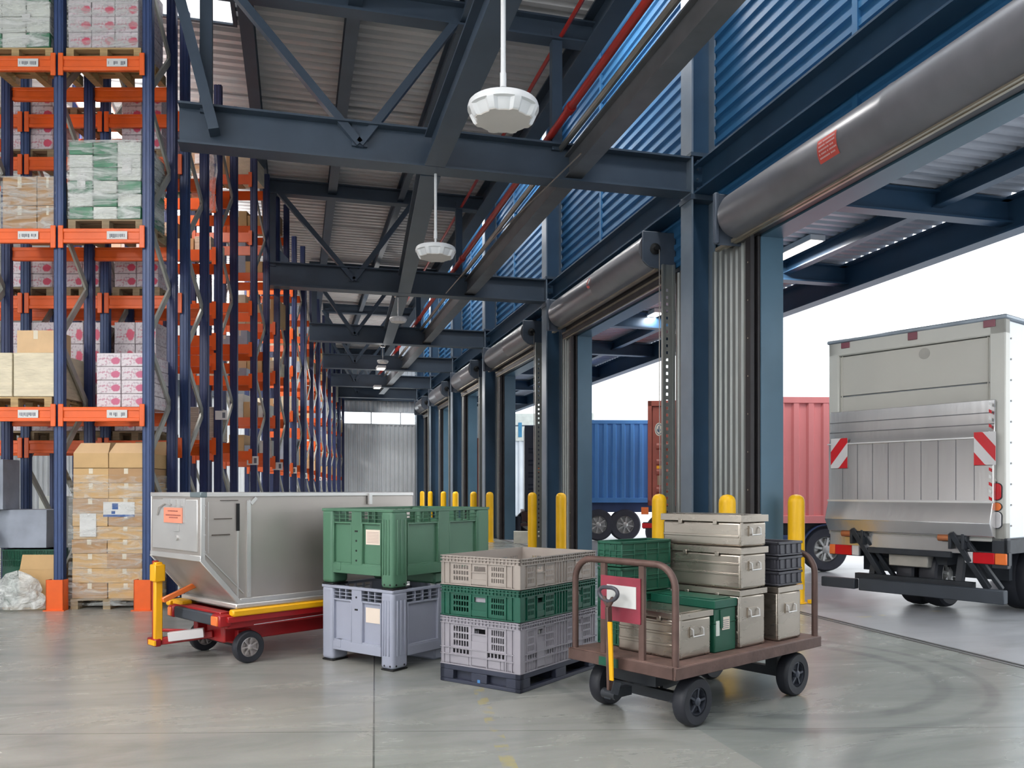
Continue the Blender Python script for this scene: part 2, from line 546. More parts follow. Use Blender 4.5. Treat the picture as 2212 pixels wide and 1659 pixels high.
# ------------------------------------------------------------------ mesh building
class MB:
    def __init__(s):
        s.v, s.f, s.m = [], [], []
        s.T = None

    def add(s, vs, fs, mi=0):
        o = len(s.v)
        if s.T is not None:
            vs = [s.T @ Vector(p) for p in vs]
        s.v += [tuple(p) for p in vs]
        s.f += [tuple(i + o for i in f) for f in fs]
        s.m += [mi] * len(fs)
        return s

    def box(s, x0, x1, y0, y1, z0, z1, mi=0):
        x0, x1 = min(x0, x1), max(x0, x1)
        y0, y1 = min(y0, y1), max(y0, y1)
        z0, z1 = min(z0, z1), max(z0, z1)
        return s.add([(x0, y0, z0), (x1, y0, z0), (x1, y1, z0), (x0, y1, z0), (x0, y0, z1), (x1, y0, z1), (x1, y1, z1), (x0, y1, z1)],
                     [(0, 3, 2, 1), (4, 5, 6, 7), (0, 1, 5, 4), (1, 2, 6, 5), (2, 3, 7, 6), (3, 0, 4, 7)], mi)

    def side(s, k, L, W, u0, u1, t0, t1, z0, z1, mi=0):
        """box on side k of an L x W plan; u runs along the side, t goes inwards"""
        if k == 0:
            return s.box(t0, t1, u0, u1, z0, z1, mi)
        if k == 1:
            return s.box(L - t0, L - t1, u0, u1, z0, z1, mi)
        if k == 2:
            return s.box(u0, u1, t0, t1, z0, z1, mi)
        return s.box(u0, u1, W - t0, W - t1, z0, z1, mi)

    def holes(s, put, u0, u1, z0, z1, hs, mi=0):
        """a sheet from u0..u1, z0..z1 with true rectangular openings; put(ua, ub, za, zb) places each solid bit"""
        zs = sorted({z0, z1} | {z for h in hs for z in h[2:] if z0 < z < z1})
        for za, zb in zip(zs, zs[1:]):
            zc = (za + zb) / 2
            row = sorted([(h[0], h[1]) for h in hs if h[2] < zc < h[3]])
            u = u0
            for a, b in row:
                if a > u + 1e-6:
                    put(u, a, za, zb)
                u = max(u, b)
            if u1 > u + 1e-6:
                put(u, u1, za, zb)
        return s

    def prism(s, poly, axis, lo, hi, mi=0):
        n = len(poly)
        def P(a, b, t):
            return {'x': (t, a, b), 'y': (a, t, b), 'z': (a, b, t)}[axis]
        vs = [P(a, b, lo) for a, b in poly] + [P(a, b, hi) for a, b in poly]
        fs = [tuple(range(n)), tuple(range(2 * n - 1, n - 1, -1))] + [(i, (i + 1) % n, n + (i + 1) % n, n + i) for i in range(n)]
        return s.add(vs, fs, mi)

    def frame(s, p, q, up):
        p, q = Vector(p), Vector(q)
        d = (q - p).normalized()
        u = Vector(up)
        if abs(d.dot(u)) > 0.98:
            u = Vector((1, 0, 0)) if abs(d.x) < 0.9 else Vector((0, 1, 0))
        a = d.cross(u).normalized()
        b = a.cross(d).normalized()
        return p, q, a, b

    def section(s, p, q, poly, up=(0, 0, 1), mi=0):
        p, q, a, b = s.frame(p, q, up)
        n = len(poly)
        vs = [p + a * x + b * y for x, y in poly] + [q + a * x + b * y for x, y in poly]
        fs = [tuple(range(n)), tuple(range(2 * n - 1, n - 1, -1))] + [(i, (i + 1) % n, n + (i + 1) % n, n + i) for i in range(n)]
        return s.add(vs, fs, mi)

    def bar(s, p, q, w, h, up=(0, 0, 1), mi=0):
        return s.section(p, q, [(-w / 2, -h / 2), (w / 2, -h / 2), (w / 2, h / 2), (-w / 2, h / 2)], up, mi)

    def ibeam(s, p, q, w, h, tf=0.025, tw=0.02, up=(0, 0, 1), mi=0, mif=None):
        mif = mi if mif is None else mif
        p, q, a, b = s.frame(p, q, up)
        for (x0, x1, y0, y1, k) in ((-w / 2, w / 2, h / 2 - tf, h / 2, mif), (-w / 2, w / 2, -h / 2, -h / 2 + tf, mif), (-tw / 2, tw / 2, -h / 2 + tf, h / 2 - tf, mi)):
            poly = [(x0, y0), (x1, y0), (x1, y1), (x0, y1)]
            vs = [p + a * x + b * y for x, y in poly] + [q + a * x + b * y for x, y in poly]
            s.add(vs, [(0, 1, 2, 3), (7, 6, 5, 4), (0, 4, 5, 1), (1, 5, 6, 2), (2, 6, 7, 3), (3, 7, 4, 0)], k)
        return s

    def tube(s, pts, r, n=10, mi=0, closed=False):
        pts = [Vector(p) for p in pts]
        m = len(pts)
        rings = []
        prev = None
        for i in range(m):
            if closed:
                d = (pts[(i + 1) % m] - pts[i - 1]).normalized()
            else:
                d = ((pts[min(i + 1, m - 1)] - pts[max(i - 1, 0)])).normalized()
            if prev is None:
                u = Vector((0, 0, 1)) if abs(d.z) < 0.9 else Vector((1, 0, 0))
                a = d.cross(u).normalized()
            else:
                a = (prev - d * prev.dot(d)).normalized()
            prev = a
            b = d.cross(a)
            rings.append([pts[i] + (a * math.cos(2 * math.pi * k / n) + b * math.sin(2 * math.pi * k / n)) * r for k in range(n)])
        vs = [p for R in rings for p in R]
        fs = []
        for i in range(m if closed else m - 1):
            j = (i + 1) % m
            for k in range(n):
                fs.append((i * n + k, i * n + (k + 1) % n, j * n + (k + 1) % n, j * n + k))
        if not closed:
            fs += [tuple(range(n - 1, -1, -1)), tuple((m - 1) * n + k for k in range(n))]
        return s.add(vs, fs, mi)

    def cyl(s, p, q, r, n=20, r2=None, mi=0):
        p, q, a, b = s.frame(p, q, (0, 0, 1))
        r2 = r if r2 is None else r2
        vs = [p + (a * math.cos(2 * math.pi * k / n) + b * math.sin(2 * math.pi * k / n)) * r for k in range(n)]
        vs += [q + (a * math.cos(2 * math.pi * k / n) + b * math.sin(2 * math.pi * k / n)) * r2 for k in range(n)]
        fs = [tuple(range(n)), tuple(range(2 * n - 1, n - 1, -1))] + [(k, n + k, n + (k + 1) % n, (k + 1) % n) for k in range(n)]
        return s.add(vs, fs, mi)

    def lathe(s, prof, c=(0, 0, 0), ax=(0, 0, 1), n=24, mi=0, ring=False):
        """profile of (radius, height) about an axis through c"""
        c, ax = Vector(c), Vector(ax).normalized()
        u = Vector((0, 0, 1)) if abs(ax.z) < 0.9 else Vector((1, 0, 0))
        a = ax.cross(u).normalized()
        b = ax.cross(a)
        vs, fs = [], []
        for r, h in prof:
            for k in range(n):
                t = 2 * math.pi * k / n
                vs.append(c + ax * h + (a * math.cos(t) + b * math.sin(t)) * r)
        m = len(prof)
        for i in range(m - 1):
            for k in range(n):
                fs.append((i * n + k, i * n + (k + 1) % n, (i + 1) * n + (k + 1) % n, (i + 1) * n + k))
        if ring:
            fs += [((m - 1) * n + k, (m - 1) * n + (k + 1) % n, (k + 1) % n, k) for k in range(n)]
        else:
            fs += [tuple(range(n)), tuple((m - 1) * n + k for k in range(n))]
        return s.add(vs, fs, mi)

    def corr(s, o, u, v, ul, vl, period, depth, nrm, mi=0, duty=0.5, thick=0.0):
        """ribbed sheet: ribs run along v, waves along u"""
        o, u, v, nrm = Vector(o), Vector(u), Vector(v), Vector(nrm)
        prof = []
        k = max(1, int(round(ul / period)))
        p = ul / k
        sl = 0.12 * p
        for i in range(k):
            a = i * p
            prof += [(a, 0), (a + p * duty - sl, 0), (a + p * duty, depth), (a + p - sl, depth)]
        prof.append((ul, 0))
        vs = [o + u * a + nrm * h for a, h in prof] + [o + u * a + nrm * h + v * vl for a, h in prof]
        n = len(prof)
        fs = [(i, i + 1, n + i + 1, n + i) for i in range(n - 1)]
        return s.add(vs, fs, mi)

    def build(s, name, mats, parent=None, bevel=0.0, seg=1, smooth=True, loc=None, rotz=0.0, sheet=False):
        me = bpy.data.meshes.new(name)
        me.from_pydata(s.v, [], s.f)
        mats = mats if isinstance(mats, (list, tuple)) else [mats]
        for m in mats:
            me.materials.append(m)
        me.polygons.foreach_set('material_index', s.m)
        if not sheet:
            bm = bmesh.new()
            bm.from_mesh(me)
            bmesh.ops.recalc_face_normals(bm, faces=bm.faces)
            bm.to_mesh(me)
            bm.free()
        if smooth:
            me.shade_smooth()
            me.set_sharp_from_angle(angle=math.radians(35))
        me.update()
        o = bpy.data.objects.new(name, me)
        COL.objects.link(o)
        if parent is not None:
            o.parent = parent
        if loc is not None:
            o.location = loc
        o.rotation_euler = (0, 0, rotz)
        if bevel:
            b = o.modifiers.new('bevel', 'BEVEL')
            b.width = bevel
            b.segments = seg
            b.limit_method = 'ANGLE'
            b.angle_limit = math.radians(40)
        return o


def tag(o, label, cat, group=None, kind=None):
    o['label'] = label
    o['category'] = cat
    if group:
        o['group'] = group
    if kind:
        o['kind'] = kind
    return o


def struct(o):
    o['kind'] = 'structure'
    return o


def thing(name, label, cat, loc=(0, 0, 0), rotz=0.0, group=None):
    o = bpy.data.objects.new(name, None)
    o.empty_display_size = 0.1
    COL.objects.link(o)
    o.location = loc
    o.rotation_euler = (0, 0, rotz)
    return tag(o, label, cat, group)


def dup(root, loc, rotz=None, label=None, group=None):
    def cp(o, par):
        c = o.copy()
        COL.objects.link(c)
        if par is not None:
            c.parent = par
        for ch in list(o.children):
            cp(ch, c)
        return c
    c = cp(root, None)
    c.location = loc
    if rotz is not None:
        c.rotation_euler = (0, 0, rotz)
    if label:
        c['label'] = label
    if group:
        c['group'] = group
    return c


ORD = ['nearest', 'second', 'third', 'fourth', 'fifth', 'sixth', 'seventh', 'eighth', 'ninth', 'tenth', 'eleventh', 'twelfth', 'thirteenth', 'fourteenth']
# ------------------------------------------------------------------ building shell
WX = 6.5            # inner face of the dock wall
EAVE = 4.45
ROOF = 8.9
COLS = [12.0, 19.9, 26.9, 32.8, 38.4, 43.0]         # near face of each dock column along the hall
FAR = [10.8, 18.9, 26.1, 32.0, 37.6, 42.2]          # far jamb of each dock opening
NEAR = [5.1, 13.4, 21.3, 28.3, 34.2, 39.8]          # near jamb of each dock opening
HEAD = 5.40
ENDY = 46.5
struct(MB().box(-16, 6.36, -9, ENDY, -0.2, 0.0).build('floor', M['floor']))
struct(MB().box(6.36, 70, -14, 90, -0.2, -0.004).build('ground', M['yard']))
tr = MB().box(6.30, 6.33, 5.1, 44, 0.0, 0.006).box(6.39, 6.42, 5.1, 44, 0.0, 0.006)
struct(tr.build('trim_1', mat('door_track_steel', (112, 112, 112), 0.4, 0.5, 0.1)))
# roof deck with ribs running across the hall
rf = MB().corr((-16, -6, ROOF), (0, 1, 0), (1, 0, 0), ENDY + 6, 16 + EAVE, 0.25, 0.085, (0, 0, 1), duty=0.55)
for y in (9.5, 16.2, 23.5, 30.0):
    rf.box(-16, EAVE, y, y + 0.05, ROOF - 0.03, ROOF - 0.002)
struct(rf.build('ceiling', M['deck'], sheet=True, smooth=False))
# rooflights let into the deck
for i, (x0, x1, y0, y1) in enumerate([(-2.1, -0.95, 12.5, 13.62), (-1.9, -0.8, 18.3, 18.6)]):
    w = MB().box(x0, x1, y0, y1, ROOF - 0.05, ROOF - 0.035).build('window_%d' % (i + 2), mat('rooflight_glow', (250, 252, 255), 0.4, 0, 0, 1, emit=((250, 252, 255), 1.2)))
    struct(w)
    fr = MB()
    for a, b, c, d in ((x0 - .06, x1 + .06, y0 - .06, y0), (x0 - .06, x1 + .06, y1, y1 + .06), (x0 - .06, x0, y0, y1), (x1, x1 + .06, y0, y1)):
        fr.box(a, b, c, d, ROOF - 0.08, ROOF - 0.005)
    fr.build('window_frame', M['steel'], w)
# dock wall above the doors: ribbed blue sheet, ribs run along the hall
up = MB().corr((WX - 0.03, 3.5, HEAD + 0.1), (0, 0, 1), (0, 1, 0), 12.0 - HEAD - .1, ENDY - 3.5, 0.21, 0.045, (-1, 0, 0), duty=0.5)
struct(up.build('wall_right', M['bluewall'], sheet=True, smooth=False))
mb = MB()
for k in range(6):
    mid = ((NEAR[k] if k else 4.2) + COLS[k]) / 2 + 0.4
    mb.box(WX - 0.09, WX - 0.02, mid, mid + 0.10, HEAD + 0.1, 12.0)
struct(mb.build('trim_2', M['bluewall']))
# raised strip over the dock side: blue glazing above, solid upstand on the hall side
wo = MB().box(EAVE, WX + 0.3, -4, ENDY, 12.0, 12.02).build('window_1', M['glass'])
struct(wo)
gb = MB()
for y in range(-4, 47, 3):
    gb.box(EAVE, WX + 0.3, y, y + 0.06, 11.9, 12.0)
gb.build('window_frame', M['steel'], wo)
struct(MB().corr((EAVE, -4, ROOF), (0, 1, 0), (0, 0, 1), ENDY + 4, 3.1, 0.3, 0.04, (-1, 0, 0)).build('wall_upper', M['deck'], sheet=True, smooth=False))
# piers between the dock openings: wall core + galvanised ribbed lining
core, lin_ = MB(), MB()
for k in range(6):
    y0 = FAR[k]
    y1 = NEAR[k + 1] if k < 5 else ENDY
    core.box(WX, WX + 0.34, y0, y1, 0, HEAD + 0.1)
    lin_.corr((WX - 0.05, y0 + 0.12, 0), (0, 1, 0), (0, 0, 1), y1 - y0 - 0.12, HEAD - 0.02, 0.16, 0.03, (-1, 0, 0))
core.box(WX, WX + 0.34, 3.5, ENDY, HEAD + 0.1, 12)
struct(core.build('wall_dock', M['jamb']))
struct(lin_.build('wall_lining', M['pier'], sheet=True, smooth=False))
# end wall, with a strip window
wl, wr, z0, z1 = -1.0, 6.45, 5.22, 5.9
bw = MB()
for (x0, x1, za, zb) in ((-16, WX, 0, z0), (-16, WX, z1, 12.0), (-16, wl, z0, z1)):
    bw.corr((x0, ENDY, za), (1, 0, 0), (0, 0, 1), x1 - x0, zb - za, 0.24, 0.05, (0, -1, 0))
struct(bw.build('wall_back', M['greywall'], sheet=True, smooth=False))
wb = MB().box(wl, wr, ENDY - 0.02, ENDY, z0, z1).build('window_4', M['glass'])
struct(wb)
fr = MB()
for x in (wl, 2.3, 4.0, 5.62, wr):
    fr.box(x - 0.025, x + 0.025, ENDY - 0.06, ENDY, z0, z1)
for z in (z0, z1):
    fr.box(wl, wr, ENDY - 0.06, ENDY, z - 0.03, z + 0.03)
fr.build('window_frame', M['greywall'], wb)
struct(MB().box(-16, 6.4, ENDY - 0.3, ENDY - 0.06, 6.5, 7.3).build('trim_3', M['steel']))
struct(MB().box(-16.1, -16, 7.5, ENDY, 0, ROOF).build('wall_left', M['greywall']))  # stops short: open side added to let sky light in from the left

struct(MB().box(-16.1, 7, -9.1, -9, 0, 12).build('wall_front_added', M['greywall']))  # unseen wall added to cut fill light from behind the viewpoint
struct(MB().box(WX, WX + .34, -9, 5.05, 0, HEAD + .1).box(WX, WX + .34, -9, 3.5, HEAD + .1, 12).build('wall_entry', M['greywall']))
# ------------------------------------------------------------------ door frames in the dock wall
for k in range(6):
    d = bpy.data.objects.new('door_%d' % (k + 1), None)
    COL.objects.link(d)
    d.location = (WX, FAR[k], 0)
    struct(d)
    n = NEAR[k] - FAR[k]
    MB().box(0.0, 0.36, -0.05, 0.0, 0, HEAD).build('jamb', M['jamb'], d)
    MB().box(0.0, 0.36, n, n + 0.05, 0, HEAD).build('jamb', M['jamb'], d)
    MB().box(0.0, 0.36, n, 0, HEAD - 0.14, HEAD + 0.04).build('header', M['jamb'], d)
    g = MB()
    g.box(-0.16, -0.10, -0.03, 0.11, 0, HEAD + .1).box(-0.04, 0.0, -0.03, 0.11, 0, HEAD + .1).box(-0.10, -0.04, 0.05, 0.11, 0, HEAD + .1)
    for i in range(9):
        g.cyl((-0.165, 0.04, 0.5 + i * 0.55), (-0.155, 0.04, 0.5 + i * 0.55), 0.012, 6, mi=1)
    g.build('guide_rail', [M['guide'], M['brass']], d)
    # near guide: an outward lip plus a perforated strap seen end-on
    def put(a, b, za, zb):
        g2.box(a, b, n - 0.10, n - 0.09, za, zb)
    g2 = MB()
    hs = [(-0.30, -0.26, 0.35 + i * 0.12, 0.40 + i * 0.12) for i in range(40)] if k < 3 else []
    g2.holes(put, -0.36, -0.16, 0, HEAD + 0.1, hs)
    g2.box(-0.18, -0.14, n - 0.13, n - 0.02, 0, HEAD + .1).box(-0.375, -0.35, n - 0.13, n - 0.06, 0, HEAD + .1)
    g2.build('guide_rail', M['pier'], d)

# ------------------------------------------------------------------ dock columns
WHERE_C = ['beside the nearest open dock door', 'between the second and third dock doors', 'between the third and fourth dock doors',
           'between the fourth and fifth dock doors', 'between the fifth and sixth dock doors', 'beside the last dock door at the end wall']
for k, y in enumerate(COLS):
    t = thing('steel_column', '%s blue steel column %s' % (['first', 'second', 'third', 'fourth', 'fifth', 'sixth'][k], WHERE_C[k]), 'column', (6.03, y, 0), 0, 'dock columns')
    m = MB()
    m.box(0, 0.03, 0, 0.38, 0, 12).box(0.39, 0.42, 0, 0.38, 0, 12)
    m.build('flange', M['flange'], t)
    MB().box(0.03, 0.39, 0.18, 0.205, 0, 12).build('web', M['column'], t)
    MB().box(-0.06, 0.48, -0.05, 0.43, 0, 0.03).build('base_plate', M['column'], t)
    b = MB().box(-0.02, 0.45, -0.02, 0.40, 6.18, 6.26).box(-0.02, 0.45, -0.02, 0.40, 6.86, 6.92)
    for z in (6.35, 6.5, 6.65, 6.78):
        b.cyl((0.1, -0.03, z), (0.1, 0.0, z), 0.018, 8)
    b.build('stiffener', M['steel'], t)
# horizontal girts between columns above the shutters
yy = [3.6] + COLS
for k in range(6):
    m = MB().ibeam((6.22, yy[k] + (0.40 if k else 0), 6.5), (6.22, yy[k + 1], 6.5), 0.30, 0.46, 0.03, 0.02)
    o = m.build('girt_beam', M['column'])
    tag(o, 'blue steel girt beam above the %s dock door' % ['first', 'second', 'third', 'fourth', 'fifth', 'sixth'][k], 'beam', 'girt beams over the dock doors')

# ------------------------------------------------------------------ roof trusses
XL = -1.55
WHERE_T = ['nearest roof truss, crossing in front of the white pendants', 'second roof truss from the front, behind the second pendant',
           'third roof truss from the front', 'fourth roof truss from the front', 'fifth roof truss from the front', 'last roof truss before the end wall']
for k, y in enumerate(COLS):
    yc = y + 0.19
    t = thing('roof_truss', 'blue grey steel ' + WHERE_T[k], 'truss', (0, yc, 0), 0, 'roof trusses')
    zb, zt = 6.58, 8.62
    x0 = (XL, -0.69, 0.40, 1.0, 1.4, 1.8)[k]
    xn = (0.88, 1.32, 1.8, 2.2, 2.6, 3.0)[k]
    MB().ibeam((x0, 0, zb), (6.03, 0, zb), 0.34, 0.56, 0.03, 0.02).build('bottom_chord', M['steel'], t)
    MB().ibeam((x0 - (2 if k == 0 else 0), 0, zt), (4.5, 0, zt), 0.26, 0.34, 0.03, 0.02).build('top_chord', M['steel'], t)
    nodes = [(xn, max(x0, xn - 1.74), 'd'), (xn, xn + 1.41, 'd')]
    for (xa, xb, _) in nodes:
        MB().bar((xa, -0.05, zb - 0.02), (xb, -0.05, zt - 0.1), 0.11, 0.15, (0, 1, 0)).build('diagonal', M['steel'], t)
    if k == 0:
        MB().bar((-1.08, -0.16, zb - 0.1), (-1.62, -0.16, zt), 0.14, 0.26, (0, 1, 0)).build('diagonal', M['steel'], t)
    for xv in ((-1.2, 3.85) if k == 0 else (x0 + 0.15, 3.85)):
        MB().bar((xv, 0, zb + 0.2), (xv, 0, zt), 0.16, 0.14, (0, 1, 0)).build('post', M['steel'], t)
    MB().box(xn - .11, xn + .11, -0.07, -0.03, zb - 0.05, zb + 0.25).build('gusset_plate', M['steel'], t)
# longitudinal roof members
for nm, x, z, w, h, y0, y1, lab in [
    ('roof_purlin', -0.72, 8.70, 0.20, 0.36, 5, 44, 'blue grey roof purlin at the rack side, under the ribbed deck'),
    ('roof_purlin', 0.82, 8.72, 0.20, 0.32, 5, 44, 'blue grey roof purlin along the middle of the ceiling'),
    ('roof_purlin', 2.42, 8.70, 0.14, 0.36, 5, 44, 'blue grey roof purlin above the white pendants'),
    ('eave_beam', 4.45, 8.66, 0.30, 0.46, 3, 46, 'dark blue eave beam where the deck meets the raised glazing'),
]:
    tag(MB().ibeam((x, y0, z), (x, y1, z), w, h, 0.03, 0.02).build(nm, M['steel']), lab, 'beam')
for a, b, lab in (((1.95, 4.0), (1.95, COLS[0] + .0), 'nearest one, ending at the first truss above the second pendant'), ((1.95, COLS[0] + .4), (2.5, COLS[1]), 'between the first and second trusses'), ((2.5, COLS[1] + .4), (2.85, COLS[2]), 'between the second and third trusses')):
    tag(MB().ibeam((a[0], a[1], 6.52), (b[0], b[1], 6.52), 0.30, 0.44, 0.03, 0.10).build('tie_beam', M['steel']), 'grey steel tie beam along the hall, ' + lab, 'beam', 'tie beams between the trusses')
tag(MB().ibeam((4.12, 4, 6.56), (4.12, 42, 6.56), 0.26, 0.36, 0.03, 0.12).build('hoist_rail', mat('rail_grey', (118, 120, 124), 0.3, 0.4, 0.1)), 'grey steel rail beam hung along the dock side with pipes above', 'rail')
m = MB().tube([(3.74, 4, 6.98), (3.74, 42, 6.98)], 0.055, 12)
for y in COLS:
    m.cyl((3.74, y - .9, 6.98), (3.74, y - .75, 6.98), 0.075, 12)
tag(m.build('sprinkler_pipe', M['redpipe']), 'thick red sprinkler pipe running beside the grey rail beam', 'pipe')
tag(MB().tube([(3.92, 4, 6.82), (3.92, 42, 6.82)], 0.045, 10).build('conduit_pipe', M['alloypipe']), 'bare metal conduit between the red pipe and the rail beam', 'pipe')
tag(MB().tube([(3.9, 5, 8.5), (3.9, 40, 8.5)], 0.035, 8).build('branch_pipe', M['redpipe']), 'thin red sprinkler branch pipe just under the ribbed deck', 'pipe')
# a thin cable sagging from the rail past the first truss
tag(MB().tube([(3.95, 11.3, 6.42), (3.72, 12.3, 6.25), (3.5, 14.6, 6.2), (3.45, 19.6, 6.28)], 0.012, 6).build('hanging_cable', M['alloypipe']), 'thin pale cable strung under the first truss beside the rail', 'cable')

# ------------------------------------------------------------------ roller shutters
WHERE_S = ['nearest roller shutter, with the rectangular red notice on its barrel', 'second roller shutter, with a round red sticker and a hanging chain',
           'third roller shutter from the front', 'fourth roller shutter from the front', 'fifth roller shutter from the front', 'last roller shutter by the end wall']
for k in range(6):
    n0 = NEAR[k] if k else 4.4
    y1 = COLS[k] - 0.85
    xc, zc, R = (6.3, 5.63, 0.34) if k == 0 else (6.12, 5.80, 0.335)
    t = thing('roller_shutter', 'grey ' + WHERE_S[k], 'roller shutter', (xc, n0, 0), 0, 'roller shutters over the dock doors')
    l = y1 - n0
    prof = [(R * 0.55, l), (R * 0.86, l - 0.03), (R, l - 0.12), (R, 0.12)]
    bm_ = MB().lathe([(R, 0.12)] + [(R, l * .46), (R + .004, l * .465), (R + .004, l * .47), (R, l * .475)] + [(R, l - 0.14), (R * 0.93, l - 0.06), (R * 0.7, l - 0.01), (R * 0.3, l)], (0, 0, zc), (0, 1, 0), 40)
    bm_.build('barrel', M['barrel'], t)
    MB().box(-0.33, 0.36, l + 0.02, l + 0.06, zc - 0.40, zc + 0.36).box(-0.33, -0.25, l - 0.02, l + 0.05, zc - 0.40, zc + 0.36).build('end_plate', M['plate'], t, bevel=0.02)
    poly = [(-0.29, zc - 0.2), (-0.16, zc - 0.31), (0.12, zc - 0.34), (0.14, zc - 0.38), (0.34, zc - 0.38), (0.34, zc + 0.31), (-0.29, zc + 0.31)]
    ep = MB().prism(poly, 'y', 0.06, 0.10).build('end_plate', M['plate'], t, bevel=0.012)
    if k:
        MB().lathe([(0.0, 0.0), (0.09, 0.0), (0.10, 0.03), (0.05, 0.05), (0.04, 0.09), (0.0, 0.09)], (-0.06, 0.06, zc), (0, -1, 0), 16).build('chain_wheel', M['black'], ep)
        MB().tube([(-0.0, 0.0, zc - .02), (0.0, 0.0, 3.4), (0.012, 0.0, 1.8), (0.0, 0.0, 0.9)], 0.008, 6).build('pull_chain', M['alloypipe'], t)
    # rolled curtain tail, bottom bars and draught strips below the barrel
    MB().box(-0.05, 0.02, 0.1, l + .5, zc - 0.36, zc - 0.31).build('bottom_bar', M['brass'], t)
    w0 = WX - xc
    MB().box(w0 - .22, w0 - .03, 0.1, l + .3, HEAD - 0.12, HEAD + .12).box(w0 - .10, w0 - .03, 0.1, l + .3, HEAD + .12, zc).build('curtain', M['slat'], t)
    MB().box(w0 - .20, w0 - .16, 0.1, l + .3, HEAD - 0.14, HEAD - 0.12).box(w0 - .235, w0 - .22, 0.1, l + .3, HEAD - 0.02, HEAD + 0.02).build('draught_strip', M['brass'], t)
    if k == 0:
        # red notice curved round the barrel
        yn, hw, rr = 8.45 - n0, 0.18, R + 0.004
        a0, a1 = math.radians(166), math.radians(212)
        n = 8
        vs = []
        for i in range(n + 1):
            a = a0 + (a1 - a0) * i / n
            vs += [(rr * math.cos(a), yn - hw, zc + rr * -math.sin(a - math.pi) * 1.0), (rr * math.cos(a), yn + hw, zc - rr * math.sin(a - math.pi))]
        s = MB().add(vs, [(2 * i, 2 * i + 1, 2 * i + 3, 2 * i + 2) for i in range(n)])
        st = s.build('warning_notice', M['sticker'], t, sheet=True)
        random.seed(3)
        for row in range(5):
            tx = MB()
            y = yn + hw * 0.82
            end = yn - hw * (0.9 - 0.25 * random.random())
            ang = a0 + (a1 - a0) * (row + 0.75) / 6.2
            while y > end:
                wl_ = 0.012 + 0.012 * random.random()
                r2 = rr + 0.002
                q = []
                for a in (ang, ang + 0.055):
                    q.append((r2 * math.cos(a), zc - r2 * math.sin(a - math.pi)))
                tx.add([(q[0][0], y, q[0][1]), (q[0][0], y - wl_, q[0][1]), (q[1][0], y - wl_, q[1][1]), (q[1][0], y, q[1][1])], [(0, 1, 2, 3)])
                y -= wl_ + 0.005 + (0.014 if random.random() < 0.15 else 0)
            tx.build('notice_lettering', M['stickertext'], st, sheet=True)
    if k == 1:
        yn = 16.1 - NEAR[1]
        vs = []
        for i in range(20):
            a = 2 * math.pi * i / 20
            aa = math.radians(176) + 0.32 * math.sin(a)
            vs.append(((R + .004) * math.cos(aa), yn + 0.12 * math.cos(a), zc - (R + .004) * math.sin(aa - math.pi)))
        MB().add(vs, [tuple(range(20))]).build('warning_sticker', M['sticker'], t, sheet=True)

# ------------------------------------------------------------------ bollards
def on_ground(px, d):
    return C((px - CX) / F * d, d)


BOLL = [(1720, 11.8, 'yellow bollard outside the nearest dock opening, in front of the red container'),
        (1571, 11.5, 'yellow bollard rising behind the stack of aluminium boxes'),
        (1424, 13.3, 'yellow bollard in front of the brown container, left of the top aluminium box'),
        (1212, 18.4, 'yellow bollard behind the open beige crate, against the second dock column'),
        (1150, 21.0, 'slimmer yellow bollard in the third dock opening, before the navy container'),
        (1058, 25.5, 'yellow bollard standing at the right edge of the green pallet box'),
        (1023, 28.6, 'small yellow bollard in front of the narrow gap of the fourth dock opening'),
        (984, 31.5, 'small yellow bollard against the third dock column'),
        (958, 34.3, 'small yellow bollard left of the third column, third from the far end'),
        (929.5, 38.5, 'tiny yellow bollard, second from the far end of the row'),
        (912, 41.5, 'tiny yellow bollard farthest down the hall beside the container corner')]
proto = None
for px, d, lab in BOLL:
    p = on_ground(px, d)
    if proto is None:
        proto = thing('bollard', lab, 'bollard', p, 0, 'yellow bollards along the dock doors')
        r = 0.115
        MB().lathe([(r, 0.0), (r, 1.42), (r * .96, 1.46), (r * .8, 1.50), (r * .5, 1.525), (0.01, 1.535)], n=24).build('post', M['yellow'], proto)
        MB().lathe([(r + .03, 0), (r + .03, .012), (r, .014)], n=20).build('base_plate', M['yellow'], proto)
    else:
        dup(proto, p, 0, lab)
# bent yellow guard foot beside the nearest bollard
p = on_ground(1747, 11.7)
tag(MB().bar((0, 0, .03), (.14, .02, .03), .05, .05).build('guard_foot', M['yellow'], loc=p), 'short yellow guard foot on the floor beside the nearest bollard', 'guard')

